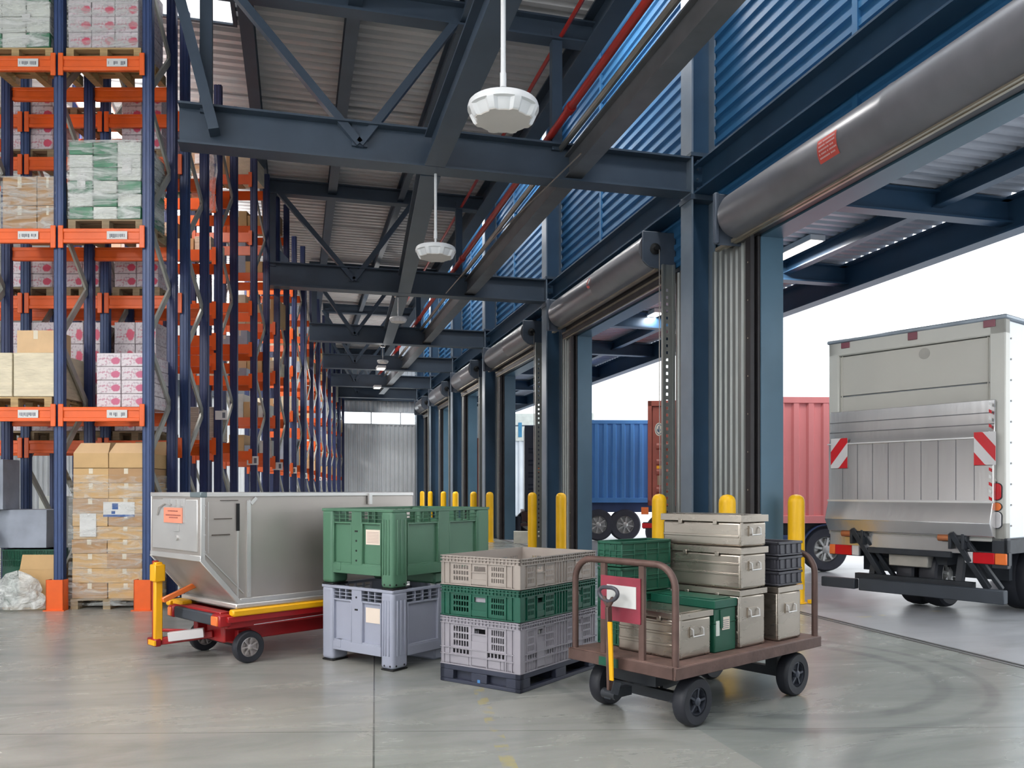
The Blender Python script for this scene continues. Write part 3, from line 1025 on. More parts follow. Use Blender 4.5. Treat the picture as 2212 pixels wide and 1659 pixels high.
# ------------------------------------------------------------------ pendants and lamps
def pendant(sz, ztop, zc, base, lab, clamp):
    t = thing('ceiling_pendant', lab, 'pendant', (base.x, base.y, zc), math.radians(10), 'white pendants under the tie beam')
    R = sz / 2
    n = 64
    def ring(z, r, dep):
        out = []
        for i in range(n):
            a = 2 * math.pi * i / n
            ph = (a / (2 * math.pi) * 8) % 1.0
            inn = 1.0 if 0.22 < ph < 0.78 else 0.0
            rr = r - dep * inn
            out.append((rr * math.cos(a), rr * math.sin(a), z))
        return out
    H = sz * 0.27
    rings = [ring(H * .52, R * .93, 0), ring(H * .50, R * .97, 0), ring(H * .32, R, 0), ring(H * .18, R, 0), ring(H * .13, R * .99, R * .085), ring(-H * .30, R * .88, R * .10), ring(-H * .36, R * .84, R * .085)]
    vs = [q for r_ in rings for q in r_]
    fs = []
    for i in range(len(rings) - 1):
        for k in range(n):
            fs.append((i * n + k, i * n + (k + 1) % n, (i + 1) * n + (k + 1) % n, (i + 1) * n + k))
    fs.append(tuple(range(n)))
    MB().add(vs, fs).build('housing', M['white'], t)
    b = ring(-H * .355, R * .835, R * .085)
    b2 = ring(-H * .40, R * .82, R * .085)
    MB().add(b + b2, [(k, (k + 1) % n, n + (k + 1) % n, n + k) for k in range(n)] + [tuple(range(n, 2 * n))]).build('face_plate', M['whiteface'], t)
    MB().lathe([(R * .94, H * .52), (R * .94, H * .56), (R * .3, H * .60), (0.01, H * .60)], n=32).build('lid', M['white'], t)
    s = MB().tube([(0, 0, H * .55), (0, 0, H * .55 + sz * .42)], sz * .028, 12)
    s.tube([(0, 0, H * .55 + sz * .22), (0, 0, H * .55 + sz * .42)], sz * .045, 12)
    s.tube([(0, 0, H * .55 + sz * .42), (0, 0, ztop - zc)], sz * .036, 12)
    s.build('stem', M['white'], t)
    if clamp:
        q = ztop - zc
        MB().box(-.07, .07, -.07, .07, q - .05, q - .02).box(-.09, -.06, -.06, .06, q - .02, q + .05).box(.06, .09, -.06, .06, q - .02, q + .05).build('clamp', M['alloypipe'], t)


pendant(0.60, 8.68, 1.6 + 812 / F * 7.0, C((1087 - CX) / F * 7.0, 7.0), 'nearest and largest white eight-sided pendant on a long white stem', False)
pendant(0.60, 6.36, 1.6 + 510 / F * 12.4, C((941 - CX) / F * 12.4, 12.4), 'second white pendant, clamped under the nearest roof truss', True)
pendant(0.43, 6.36, 1.6 + 366 / F * 20.4, C((860 - CX) / F * 20.4, 20.4), 'third white pendant, small, under the second roof truss', True)
pendant(0.38, 6.36, 1.6 + 276 / F * 27.5, C((827 - CX) / F * 27.5, 27.5), 'farthest and smallest white pendant', True)


def lamp(x, y, z, lab, power, wdt=0.5, ln=1.4, grp='high bay ceiling lamps and added fill lamps', up=0.0):
    t = thing('ceiling_lamp', lab, 'lamp', (x, y, z), 0, grp)
    MB().box(-wdt / 2 - .03, wdt / 2 + .03, -ln / 2 - .03, ln / 2 + .03, 0.0, 0.09).build('housing', M['white'], t)
    MB().box(-wdt / 2, wdt / 2, -ln / 2, ln / 2, -0.012, 0.0).build('diffuser', M['lampglow'], t)
    if power:
        L = bpy.data.lights.new('lamp_light', 'AREA')
        L.shape = 'RECTANGLE'
        L.size, L.size_y = wdt, ln
        L.energy = power
        L.color = (1.0, 0.975, 0.95)
        o = bpy.data.objects.new('lamp_light', L)
        COL.objects.link(o)
        o.parent = t
        o.location = (0, 0, -0.03)
        if up:  # upward light added to brighten the roof deck
            U = L.copy()
            U.energy = power * up
            o = bpy.data.objects.new('fill_uplight', U)
            COL.objects.link(o)
            o.parent = t
            o.location = (0, 0, 0.11)
            o.rotation_euler = (math.pi, 0, 0)


for d, px, z, lab in ((30.0, 823, 5.95, 'small lit ceiling lamp just below the farthest pendant'), (36.0, 815, 6.0, 'tiny lit ceiling lamp farthest down the hall')):
    p = on_ground(px, d)
    lamp(p.x, p.y, z, lab, 260, 0.25, 0.5, up=.12)
i = 0
for x, y, w in ((-8.0, -2.0, 'farthest left behind the viewpoint'), (-7.0, 4.0, 'left of the viewpoint before the racks'), (-1.0, -4.0, 'straight behind the viewpoint'), (2.5, 2.5, 'right above the viewpoint')):  # lamps added out of view as fill for foreground and deck
    lamp(x, y, 7.4, 'unseen fill lamp added under the deck, ' + w, FILL_POWER * (1.15 if x < -5 else .12), up=(2.6 if x < -5 else 9.0))
for i, y in enumerate((15.5, 23.0, 29.5, 35.5, 41.0)):  # lamps added over the racks to fill the far hall
    lamp(-3.2, y, 7.9, 'added fill lamp above the racks, %s from the front' % ORD[i], FILL_POWER * (.4 if i == 0 else 1.1), up=(.35 if i == 0 else 1.0))
for i, y in enumerate((8.0, 15.0, 22.0, 29.0, 36.0, 42.0)):  # lamps added out of sight to brighten the blue wall
    lamp(4.8, y, 11.2, 'added wall-wash lamp in the raised glazing bay, %s from the front' % ORD[i], FILL_POWER * 0.45)

# ------------------------------------------------------------------ canopy over the yard side
cd = MB().corr((WX + 0.36, 3.0, 5.83), (0, 1, 0), (1, 0, 0), 44, 3.1, 0.22, 0.05, (0, 0, 1))
struct(cd.build('ceiling_canopy', M['canopydeck'], sheet=True, smooth=False))
tag(MB().ibeam((10.0, 3, 5.55), (10.0, 46, 5.55), 0.28, 0.5, 0.03, 0.03).build('canopy_edge_beam', M['column']), 'blue outer edge beam of the canopy over the yard', 'beam')
tag(MB().ibeam((8.75, 3, 5.70), (8.75, 46, 5.70), 0.16, 0.24, 0.02, 0.02).build('canopy_purlin', M['column']), 'blue purlin under the ribbed canopy deck', 'beam')
for i, y in enumerate((9.9, 13.6, 18.4, 22.3, 26.8, 31.0, 36.0, 41.0)):
    tag(MB().ibeam((WX + .34, y, 5.62), (10.0, y, 5.62), 0.22, 0.36, 0.03, 0.02).build('canopy_rafter', M['column']),
        'blue canopy rafter, %s from the front, running out over the yard' % ORD[i], 'beam', 'canopy rafters')
for x, y, lab in ((8.35, 12.75, 'long lit lamp under the canopy beside the first dock opening'), (8.2, 18.6, 'lit lamp under the canopy seen through the second dock opening')):
    lamp(x, y, 5.73, lab, 60, 0.22, 1.3, 'canopy lamps')
# ------------------------------------------------------------------ pallet racking (rows face the viewpoint)
ROT = -YAW
RACKS = []


def upright_mesh(top, holed, w=0.13, dp=0.075):
    m = MB()
    if holed:
        hs = []
        for i in range(int(top / 0.105)):
            z = 0.3 + i * 0.105
            if z + .05 < top:
                hs.append((-w / 2 + .078, -w / 2 + .094, z, z + 0.042))
        m.holes(lambda a, b, za, zb: m.box(a, b, 0, 0.008, za, zb), -w / 2, w / 2, 0, top, hs)
    else:
        m.box(-w / 2, w / 2, 0, 0.008, 0, top)
    m.box(-w / 2, -w / 2 + .012, 0, dp, 0, top).box(w / 2 - .012, w / 2, 0, dp, 0, top)
    m.box(-w / 2 + .03, -w / 2 + .05, -0.008, 0, 0, top).box(w / 2 - .05, w / 2 - .03, -0.008, 0, 0, top)
    return m


def rack(xs, d, depth, top, levels, lab, near=False, labels=True, bh=0.19, rear=True, floor_plate=True):
    """xs: post positions from right to left (metres right of the view axis)"""
    base = C(xs[0], d, 0)
    t = thing('pallet_rack', lab, 'rack', base, ROT, 'rows of pallet racking')
    for fi, x in enumerate(xs):
        lx = x - xs[0]
        f = upright_mesh(top, near).build('upright', M['navyd'] if near else M['navy'], t, loc=(lx, 0, 0), smooth=False)
        if floor_plate:
            MB().box(-.09, .09, -.03, .10, 0, .012).build('foot_plate', M['navy'], f)
        r = upright_mesh(top, near).build('upright', M['navy'], t, loc=(lx, depth - 0.07, 0), smooth=False)
        z, i = 0.35, 0
        step = 0.82 if near else 0.95
        while z + step < top:
            a, b = ((lx - .02, .05, z), (lx - .02, depth - .06, z + step))
            if i % 2:
                a, b = ((lx - .02, depth - .06, z), (lx - .02, .05, z + step))
            MB().bar(a, b, 0.085 if near else 0.07, 0.03, (1, 0, 0)).build('brace', M['galv'], t)
            z += step
            i += 1
    for fi in range(len(xs) - 1):
        x1, x0 = xs[fi] - xs[0] - 0.065, xs[fi + 1] - xs[0] + 0.065
        for li, z in enumerate(levels):
            for yb in ((-0.03, depth - .02) if rear else (-0.03,)):
                m = MB()
                m.box(x0, x1, yb, yb + .05, z - bh, z)
                if near:
                    m.box(x0, x1, yb - .012, yb, z - .05, z).box(x0, x1, yb - .012, yb, z - bh, z - bh + .05)
                if yb < 0:
                    m.box(x0 - .05, x0 + .02, yb - .02, yb, z - bh - .07, z + .04).box(x1 - .02, x1 + .05, yb - .02, yb, z - bh - .07, z + .04)
                b = m.build('beam', M['orange'], t, bevel=0.006 if near else 0)
                if yb < 0 and labels and near:
                    xl = x0 + (0.60 if fi == 0 else 0.60)
                    p = MB().box(xl, xl + .27, yb - .018, yb - .012, z - bh + .045, z - .04).build('label_plate', M['paper'], b)
                    k = MB()
                    rnd = random.Random(li * 7 + fi)
                    xx = xl + .02
                    while xx < xl + .24:
                        ww = rnd.choice((.006, .01, .014))
                        if rnd.random() < .7:
                            k.box(xx, xx + ww, yb - .0195, yb - .018, z - bh + .06 + rnd.random() * .02, z - .075)
                        xx += ww + .008
                    if k.v:
                        k.build('label_print', M['ink'], p)
    RACKS.append((xs, d, depth, levels))
    return t


RX = -4.86
BAY = 1.18
r1 = rack([RX, RX - BAY, RX - 2 * BAY], 11.1, 0.85, 8.7, [2.70, 5.07, 7.36], 'nearest blue and orange pallet rack, its two bays filling the left edge', near=True)
rack([RX, RX - BAY, RX - 2 * BAY, RX - 3 * BAY], 12.35, 0.85, 8.7, [2.33, 4.47, 6.52, 7.15], 'pallet rack standing back to back behind the nearest rack', near=True, labels=False)
rack([-5.16, -6.4, -7.64], 14.6, 0.90, 8.7, [2.47, 3.95, 4.30, 4.85, 5.80, 6.70, 7.02], 'pallet rack of the second aisle with the striped bale on its low beam')
rack([-5.34, -6.6], 17.2, 0.95, 8.45, [2.40, 3.95, 4.6, 5.45, 6.9, 8.1], 'pallet rack ending in bright blue posts below the first truss, third row')
rack([-5.54, -6.8], 19.6, 0.90, 8.6, [2.35, 3.3, 4.35, 5.5, 6.7, 7.8], 'pallet rack beside the left end of the second truss, fourth row')
for i, (x, d) in enumerate([(-6.02, 23.0), (-6.61, 26.5), (-7.11, 29.5), (-7.55, 32.5), (-8.0, 35.5), (-8.43, 38.5), (-8.85, 41.5), (-9.12, 44.0)]):
    rnd = random.Random(i)
    lv = [2.3, 3.4 + rnd.random() * .4, 4.6 + rnd.random() * .5, 5.8 + rnd.random() * .5, 7.1 + rnd.random() * .3]
    rack([x, x - 1.3], d, 1.0, 8.6, lv, 'distant pallet rack, %s row counted from the front' % ORD[i + 4].replace('nearest', 'first'))
# orange post guards bolted round the front feet
for x, lab in ((RX - .02, 'orange steel post guard at the rack foot right of the tall carton stack'), (RX - BAY + .0, 'orange steel post guard at the rack foot left of the tall carton stack')):
    g = MB()
    g.box(-.115, .115, -.03, -.02, 0, .41).box(-.115, -.105, -.03, .10, 0, .41).box(.105, .115, -.03, .10, 0, .41).box(-.14, .14, -.06, -.02, 0, .012)
    tag(g.build('post_guard', M['orange'], loc=C(x, 11.03), rotz=ROT), lab, 'guard', 'orange post guards')
# white aisle cards fixed on the row ends
for px, py, d, s, lab in [(478, 897, 14.58, 26, 'white aisle card on the blue post beside the striped bale'), (546, 995, 17.18, 25, 'white aisle card on the third rack row, lower than the first card'),
                          (600, 1007, 19.58, 22, 'white aisle card on the fourth rack row'), (632, 1016, 22.98, 18, 'white aisle card on the fifth rack row'),
                          (656, 1028, 26.48, 16, 'small white aisle card on the sixth rack row'), (675, 1030, 29.48, 10, 'tiny white aisle card on the seventh rack row'),
                          (690, 1034, 32.48, 10, 'tiny white aisle card on the eighth rack row'), (702, 1036, 35.48, 9, 'tiny white aisle card on the ninth rack row')]:
    w = s / F * d
    h = w * 0.75
    t = thing('aisle_card', lab, 'sign', C((px - CX) / F * d, d, CAM_H + (HY - py) / F * d), ROT, 'white aisle cards on the rack ends')
    MB().box(-w / 2, w / 2, -.006, 0, -h / 2, h / 2).build('card', M['paper'], t)
    MB().box(w * .1, w * .34, -.009, -.006, -h * .3, h * .3).build('card_print', M['ink'], t)

# ------------------------------------------------------------------ pallets and goods
def pallet_at(x, d, z, lab, w=1.0, dep=0.8, m='wood', grp='wooden pallets on the racks'):
    """x: left edge; d: front edge"""
    t = thing('wooden_pallet', lab, 'pallet', C(x, d, z), ROT, grp)
    dk = MB()
    for i in range(5):
        y = i * (dep - .12) / 4
        dk.box(0, w, y, y + .12, .118, .14)
    for i in range(3):
        xx = i * (w - .1) / 2
        dk.box(xx, xx + .1, 0, dep, .098, .118)
    dk.build('deck', M[m], t)
    for i in range(3):
        xx = i * (w - .1) / 2
        for j in range(3):
            y = j * (dep - .12) / 2
            MB().box(xx, xx + .1, y, y + .12, .02, .098).build('block', M[m], t)
        MB().box(xx, xx + .1, 0, dep, 0, .02).build('bottom_board', M[m], t)
    return t


CART_MESH = {}


def carton_mesh(w, d, h, m, tape):
    key = (round(w, 3), round(d, 3), round(h, 3), m, tape)
    if key not in CART_MESH:
        b = MB().box(0, w, 0, d, 0, h)
        if tape:
            b.box(w * .44, w * .56, -.002, 0, h * .62, h - .001, 1)
        o = b.build('carton', [M[m], M['tape']], bevel=0.006)
        CART_MESH[key] = o.data
        bpy.data.objects.remove(o)
    return CART_MESH[key]


def carton(name, p, w, d, h, m, lab, grp=None, tape=True, rot=ROT):
    o = bpy.data.objects.new(name, carton_mesh(w, d, h, m, tape))
    COL.objects.link(o)
    o.location = p
    o.rotation_euler = (0, 0, rot)
    bv = o.modifiers.new('bevel', 'BEVEL')
    bv.width = 0.006
    bv.segments = 1
    return tag(o, lab, 'box', grp)


NTH = ['first', 'second', 'third', 'fourth', 'fifth', 'sixth', 'seventh', 'eighth', 'ninth', 'tenth']


def block(x, d, z, w, h, dep, nx, nz, m, lab, grp, name='printed_carton', tape=False, gap=0.004):
    """a block of cartons, each its own object"""
    cw, ch = w / nx, h / nz
    for i in range(nx):
        for k in range(nz):
            jit = (random.random() - .5) * 0.012
            p = C(x + i * cw + gap, d + jit + 0.01, z + k * ch + .001)
            mm = m if isinstance(m, str) else m[(i + k) % len(m)]
            side = {1: ['only'], 2: ['left', 'right'], 3: ['left', 'middle', 'right']}[nx][i]
            carton(name, p, cw - gap * 2, dep, ch - .004, mm, lab % ('%s column, %s layer up' % (side, NTH[k])), grp, tape)


def wrapped(x, d, z, w, h, dep, nx, nz, mats_, lab, film='film', sheets=()):
    """one stretch-wrapped load: cartons as parts, milky film over them, paper sheets under the film"""
    t = thing('wrapped_load', lab, 'wrapped load', C(x, d, z), ROT, 'stretch wrapped loads')
    cw, ch = w / nx, h / nz
    for i in range(nx):
        for k in range(nz):
            o = MB().box(i * cw + .004, (i + 1) * cw - .004, 0.012 + random.random() * .012, dep - .02, k * ch + .002, (k + 1) * ch - .004).build('carton', M[random.choice(mats_)], t, bevel=0.008)
    for sx, sz, sw, sh in sheets:
        MB().box(sx, sx + sw, 0.002, 0.006, sz, sz + sh).build('label_sheet', M['paper'], t)
    m = MB()
    # loosely wavy wrap, closed round four sides and the top edge
    n, q = 10, 14
    for face in range(3):
        vs = []
        for i in range(n + 1):
            for k in range(q + 1):
                u, v = i / n, k / q
                wv = 0.012 * math.sin(9 * v + 5 * u + face) + 0.010 * math.sin(23 * v - 7 * u)
                if face == 0:
                    vs.append((u * w, -0.012 + wv * .6, v * (h + .01)))
                elif face == 1:
                    vs.append((w + .012 + wv * .6, u * dep, v * (h + .01)))
                else:
                    vs.append((-0.012 - wv * .6, u * dep, v * (h + .01)))
        m.add(vs, [(i * (q + 1) + k, (i + 1) * (q + 1) + k, (i + 1) * (q + 1) + k + 1, i * (q + 1) + k + 1) for i in range(n) for k in range(q)])
    m.add([(0, 0, h + .006), (w, 0, h + .006), (w, dep, h + .006), (0, dep, h + .006)], [(0, 1, 2, 3)])
    m.build('film', M[film], t, sheet=True)
    return t


LX = lambda px, d: (px - CX) / F * d
ZZ = lambda py, d: CAM_H + (HY - py) / F * d
D = 11.12
# --- front rack, top level
pallet_at(LX(143, D), D, 7.36, 'pale wooden pallet on the top front beam, under the pink printed cartons')
block(LX(146, D), D, 7.505, .94, 1.05, .8, 3, 5, 'print', 'pink printed carton, %s, on the top front beam', 'printed cartons on the top front beam')
pallet_at(LX(-48, D), D, 7.36, 'pale wooden pallet on the top front beam, cut by the picture corner')
wrapped(LX(-50, D), D, 7.505, .97, 1.05, .8, 3, 5, ['greengoods', 'whitegoods', 'whitegoods'], 'white and green film-wrapped load in the upper corner of the front rack', sheets=((.60, .35, .11, .1), (.6, .05, .1, .12)))
# --- front rack, middle level
pallet_at(LX(147, D), D, 5.07, 'dark wooden pallet under the green film-wrapped load on the middle beam', m='woodd')
wrapped(LX(147, D), D, 5.215, .97, 1.04, .8, 3, 6, ['greengoods', 'greengoods', 'whitegoods'], 'green film-wrapped load on the middle beam right of the first blue post', sheets=((.12, .42, .11, .2), (.72, .60, .12, .22)))
for x0, w, sd in ((LX(4, D), .46, 'left'), (LX(79, D), .28, 'right')):
    for k, h in ((0, .33), (1, .38)):
        carton('shipping_carton', C(x0, D + .02, 5.071 + (0 if k == 0 else .335)), w - .01, .7, h - .004, 'cartond', 'brown film-bound carton on the middle beam, %s column, %s layer' % (sd, ['lower', 'upper'][k]), 'brown cartons on the middle beam')
tag(MB().box(0, .95, 0, .005, 0, 1.04).build('stretch_film', M['filmthin'], loc=C(LX(146, D), D - .015, 7.506), rotz=ROT), 'clear stretch film drawn across the pink cartons on the top front beam', 'film')
tag(MB().box(0, .745, 0, .005, 0, .71).build('stretch_film', M['filmthin'], loc=C(LX(3, D), D - .02, 5.072), rotz=ROT), 'clear stretch film drawn across the brown cartons on the middle beam', 'film')
# --- front rack, lower level
pallet_at(LX(-50, D), D, 2.70, 'pale wooden pallet under the cream wrapped boxes on the low beam')
for x0, w, sd in ((LX(-50, D), .48, 'left one cut by the edge'), (LX(29, D), .56, 'right one under the single carton')):
    carton('wrapped_box', C(x0, D, 2.845), w - .01, .78, .585, 'creamwrap', 'cream film-wrapped box on the low beam, ' + sd, 'cream wrapped boxes on the low beam', False)
carton('shipping_carton', C(LX(32, D), D + .05, 3.432), .50, .42, .305, 'cartonl', 'single pale brown carton sitting on top of the cream wrapped boxes')
block(LX(207, D), D, 2.705, .66, .725, .75, 2, 4, 'printb', 'lilac printed carton, %s, on the low beam beside the end post', 'lilac printed cartons on the low beam')
# --- rack behind: levels visible between the posts
E_ = 12.38
for (px0, w, z, h, nx, nz, dsc) in [(12, .70, 6.665, .86, 2, 4, 'upper back shelf, far left'), (342 - 80, .60, 6.665, .86, 2, 4, 'upper back shelf, behind the green load'),
                                    (10, .70, 4.615, .40, 2, 2, 'middle back shelf, far left'), (141, .50, 4.615, .40, 2, 2, 'middle back shelf, behind the first post'),
                                    (246, .66, 4.615, .41, 2, 2, 'middle back shelf, beside the end post'),
                                    (14, .72, 2.475, 1.62, 2, 5, 'low back shelf, far left'), (141, .52, 2.475, 1.62, 2, 5, 'low back shelf, behind the zigzag braces'),
                                    (246, .62, 2.475, 1.62, 2, 5, 'low back shelf, above the lilac cartons')]:
    pallet_at(LX(px0 - 3, E_), E_, z - .145, 'wooden pallet on the ' + dsc, w=w + .04, m='woodd')
    block(LX(px0, E_), E_, z, w, h, .75, nx, nz, 'print', 'pink printed carton, %s, ' + dsc, 'printed cartons, ' + dsc)
for px0, dsc in ((145, 'left'), (235, 'right')):
    pallet_at(LX(px0 - 150, E_), E_ + .02, 7.15, 'wooden pallet on the top back beam, %s one, seen from below' % dsc, m='woodd')
# --- floor level, right bay: tall carton stack on a pallet
FX, FD = LX(152, 11.15), 11.15
pallet_at(FX, FD, 0.0, 'weathered wooden pallet on the floor under the tall carton stack', w=.97, m='woodd', grp='pallets on the floor')
cw = .475
rows = [.21, .195, .20, .19, .175, .175, .20, .205, .20, .205]
z = .142
random.seed(11)
STACK = []
for k, h in enumerate(rows):
    for i in range(2):
        if k == len(rows) - 1:
            continue
        off = (random.random() - .5) * .02 + (0.015 if k > 4 else 0)
        o = carton('shipping_carton', C(FX + .01 + i * cw + off, FD + .02 + random.random() * .015, z), cw - .006, .78, h - .004, 'carton' if (i + k) % 3 else 'cartond', 'brown carton in the tall floor stack, %s column, %s layer up' % (['left', 'right'][i], NTH[k]), 'cartons in the tall floor stack')
        STACK.append((o, k, i))
    z += h
ztop = z - rows[-1]
for i, ang in ((0, 62), (1, 72)):
    t = thing('open_carton', 'open brown carton on top of the tall stack, %s' % ('left one with its flap up' if i == 0 else 'right one beside the end post'), 'box', C(FX + .03 + i * cw, FD + .02, ztop), ROT, 'open cartons on the tall stack')
    w, dd, h = cw - .006, .78, .2
    b = MB().box(0, w, 0, .006, 0, h).box(0, w, dd - .006, dd, 0, h).box(0, .006, 0, dd, 0, h).box(w - .006, w, 0, dd, 0, h).box(0, w, 0, dd, 0, .006)
    b.build('body', M['carton'], t)
    a = math.radians(ang)
    for y0, sgn in ((dd - .006, 1),):
        MB().add([(0.02, y0, h), (w - .02, y0, h), (w + .02, y0 + .30 * math.cos(a) * -1, h + .2 * math.sin(a)), (.05, y0 + .30 * math.cos(a) * -1, h + .2 * math.sin(a))], [(0, 1, 2, 3)]).build('flap', M['cartonl'], t, sheet=True)
    MB().add([(0.0, 0, h), (w, 0, h), (w - .02, .10, h + .14), (.05, .10, h + .14)], [(0, 1, 2, 3)]).build('flap', M['cartonl'], t, sheet=True)
for o, k, i in STACK:
    if k == 5 and i == 0:
        MB().box(.10, .32, -.008, -.004, -.14, .17).build('paper_sheet', M['paper'], o)
    if k == 6 and i == 1:
        p = MB().box(-.06, .36, -.009, -.005, -.05, .15).build('paper_sheet', M['paper'], o)
        MB().box(-.06, .36, -.0105, -.009, -.05, -.02).box(.06, .14, -.0105, -.009, .05, .13).box(.05, .10, -.0105, -.009, -.01, .03).build('label_print', M['inkblue'], p)
fm = MB()
n, q = 12, 24
vs = []
for i in range(n + 1):
    for k in range(q + 1):
        u, v = i / n, k / q
        vs.append((u * 1.0 - .02, -.012 - .008 * math.sin(14 * v + 4 * u) - .012 * (1 - v) * math.sin(3 * u + 2), .05 + v * 1.75))
fm.add(vs, [(i * (q + 1) + k, (i + 1) * (q + 1) + k, (i + 1) * (q + 1) + k + 1, i * (q + 1) + k + 1) for i in range(n) for k in range(q)])
vs = [(a[0] * 0 + .99 + .006 * math.sin(k), y, zz) for k, (a, y, zz) in enumerate([((0,), .8 * j / 8, .05 + 1.75 * r_ / 12) for j in range(9) for r_ in range(13)])]
fm.add(vs, [(j * 13 + r_, (j + 1) * 13 + r_, (j + 1) * 13 + r_ + 1, j * 13 + r_ + 1) for j in range(8) for r_ in range(12)])
tag(fm.build('stretch_film', M['filmthin'], loc=C(FX, FD, 0), rotz=ROT, sheet=True), 'clear stretch film wound round the tall brown carton stack', 'film')
# --- floor level, left bay: mixed goods
G = 11.12
tag(MB().box(0, .75, 0, .7, 0, .022).build('wooden_board', M['wood'], loc=C(LX(0, G), G + .05, 0), rotz=ROT), 'wooden board on the floor under the crumpled film heap', 'board')
t = thing('open_carton', 'open brown carton half buried in crumpled film at the left rack foot', 'box', C(LX(33, G), G + .08, .024), ROT)
w, dd, h = .53, .45, .50
MB().box(0, w, 0, .006, 0, h).box(0, w, dd - .006, dd, 0, h).box(0, .006, 0, dd, 0, h).box(w - .006, w, 0, dd, 0, h).box(0, w, 0, dd, 0, .006).build('body', M['carton'], t)
MB().add([(0.0, .02, h), (w * .9, .02, h), (w * .88, .05, h + .20), (.02, .05, h + .20)], [(0, 1, 2, 3)]).build('flap', M['carton'], t, sheet=True)
MB().add([(w, 0, h), (w, dd, h), (w + .12, dd, h + .03), (w + .12, 0, h + .03)], [(0, 1, 2, 3)]).build('flap', M['cartond'], t, sheet=True)
bag = MB()
n, q = 20, 12
vs = []
random.seed(5)
for k in range(q + 1):
    v = k / q
    for i in range(n):
        a = 2 * math.pi * i / n
        rr = (1 - v ** 2.2) ** .5 if v < 1 else 0.02
        wob = 1 + .10 * math.sin(3 * a + 9 * v) + .07 * math.sin(7 * a - 13 * v) + .05 * (random.random() - .5)
        vs.append((.36 * rr * wob * math.cos(a), .13 * rr * wob * math.sin(a), .03 + .46 * v * (1 + .1 * math.sin(2 * a))))
bag.add(vs, [(k * n + i, k * n + (i + 1) % n, (k + 1) * n + (i + 1) % n, (k + 1) * n + i) for k in range(q) for i in range(n)])
tag(bag.build('crumpled_film', M['filmbag'], loc=C(LX(48, G), G - .10, 0), rotz=ROT, smooth=False), 'heap of crumpled clear plastic film on the floor at the left edge', 'plastic film')
t = thing('ribbed_crate', 'dark green ribbed crate behind the open carton at the left rack foot', 'crate', C(LX(5, 11.75), 11.75, .0), ROT)
m = MB().box(0, .80, 0, .4, .0, .76)
for i in range(36):
    m.box(.01 + i * .022, .02 + i * .022, -.008, 0, .52, .74)
m.box(-.01, .81, -.012, .41, .74, .76).box(-.01, .81, -.012, 0, .60, .615)
m.build('body', M['cartgreen'], t)
for x0, z0, w, h, mm, lab in [(LX(2, 11.9), .78, .74, .54, 'greygoods', 'blue-grey film-wrapped block on the green ribbed crate'), ]:
    carton('wrapped_box', C(x0, 11.74, z0), w, .45, h, mm, lab, None, False)
carton('wrapped_box', C(LX(-30, 11.8), 11.6, 1.325), .36, .4, .70, 'greygoods', 'pale grey wrapped box at the left edge, above the blue-grey block', None, True)
carton('shipping_carton', C(LX(80, 13.2), 13.25, .0), .42, .5, 1.5, 'whitegoods', 'tall white carton on the floor behind the left bay', None, False)
carton('shipping_carton', C(LX(20, 13.2), 13.25, .0), .40, .5, 1.1, 'cartond', 'brown carton on the floor in the dark behind the left bay', None, True)
# --- second rack row
S_ = 14.63
t = thing('striped_bale', 'beige striped strapped bale on the low beam of the second rack row', 'bale', C(LX(400, S_), S_, 2.475), ROT)
m = MB()
for i in range(16):
    m.box(0, .50, 0, .7, i * .036, i * .036 + .033)
m.build('sheets', mat('striped_board', (196, 184, 168), 0.6, 0, .12, 3, stretch=(1, 1, 14)), t)
MB().box(-.004, .504, -.006, .7, .57, .58).box(.24, .26, -.006, 0, 0, .58).build('strap', M['paper'], t)
wrapped(LX(380, S_), S_, 6.72, .52, 1.0, .7, 2, 5, ['cartond', 'greengoods', 'whitegoods'], 'brown and green film-wrapped load on the upper beam of the second rack row', film='filmthin', sheets=((.33, .62, .12, .16), (.33, .3, .12, .14)))
tag(MB().tube([(0, 0, 1.1), (.03, -.02, .7), (-.02, -.03, .3), (.02, 0, 0)], .10, 8).build('hanging_film', M['filmbag'], loc=C(LX(455, S_ - .1), S_ - .1, 6.45), rotz=ROT), 'loose milky plastic film hanging beside the load on the second rack row', 'plastic film')
# --- goods on the further rows: plain cartons per level
cols = ['cartond', 'carton', 'whitegoods', 'cartonl', 'greygoods', 'creamwrap']
CNAME = {'cartond': 'tan', 'carton': 'brown', 'whitegoods': 'white', 'cartonl': 'pale brown', 'greygoods': 'grey', 'creamwrap': 'cream'}
rowname = ['nearest', 'back-to-back', 'second-aisle', 'third', 'fourth', 'fifth', 'sixth', 'seventh', 'eighth', 'ninth', 'tenth', 'eleventh', 'last']
for ri, (xs, d, depth, levels) in enumerate(RACKS):
    if ri < 2:
        continue
    rnd = random.Random(40 + ri)
    for li, zl in enumerate(levels):
        gap = (levels[li + 1] if li + 1 < len(levels) else zl + 1.0) - zl
        if rnd.random() < .25 or gap < .6 or (ri == 2 and li in (0, 5, 6)):
            continue
        for b in range(len(xs) - 1):
            x = xs[b + 1] + .12
            nn = -1
            hmax = min(gap - .35, .95)
            while x < xs[b] - .32:
                w = rnd.uniform(.28, .42)
                nn += 1
                h = rnd.uniform(.35, 1.0) * hmax
                cc = rnd.choice(cols)
                carton('shipping_carton', C(x, d + .04 + rnd.random() * .06, zl + .001), w, .7, h, cc,
                       '%s carton, %s from the bay end, %s beam, %s rack row' % (CNAME[cc], NTH[nn], ['lowest', 'second', 'third', 'fourth', 'fifth', 'sixth', 'top'][li], rowname[ri]), 'cartons on the further rack rows, %s row, level %d' % (rowname[ri], li + 1), True)
                x += w + .015
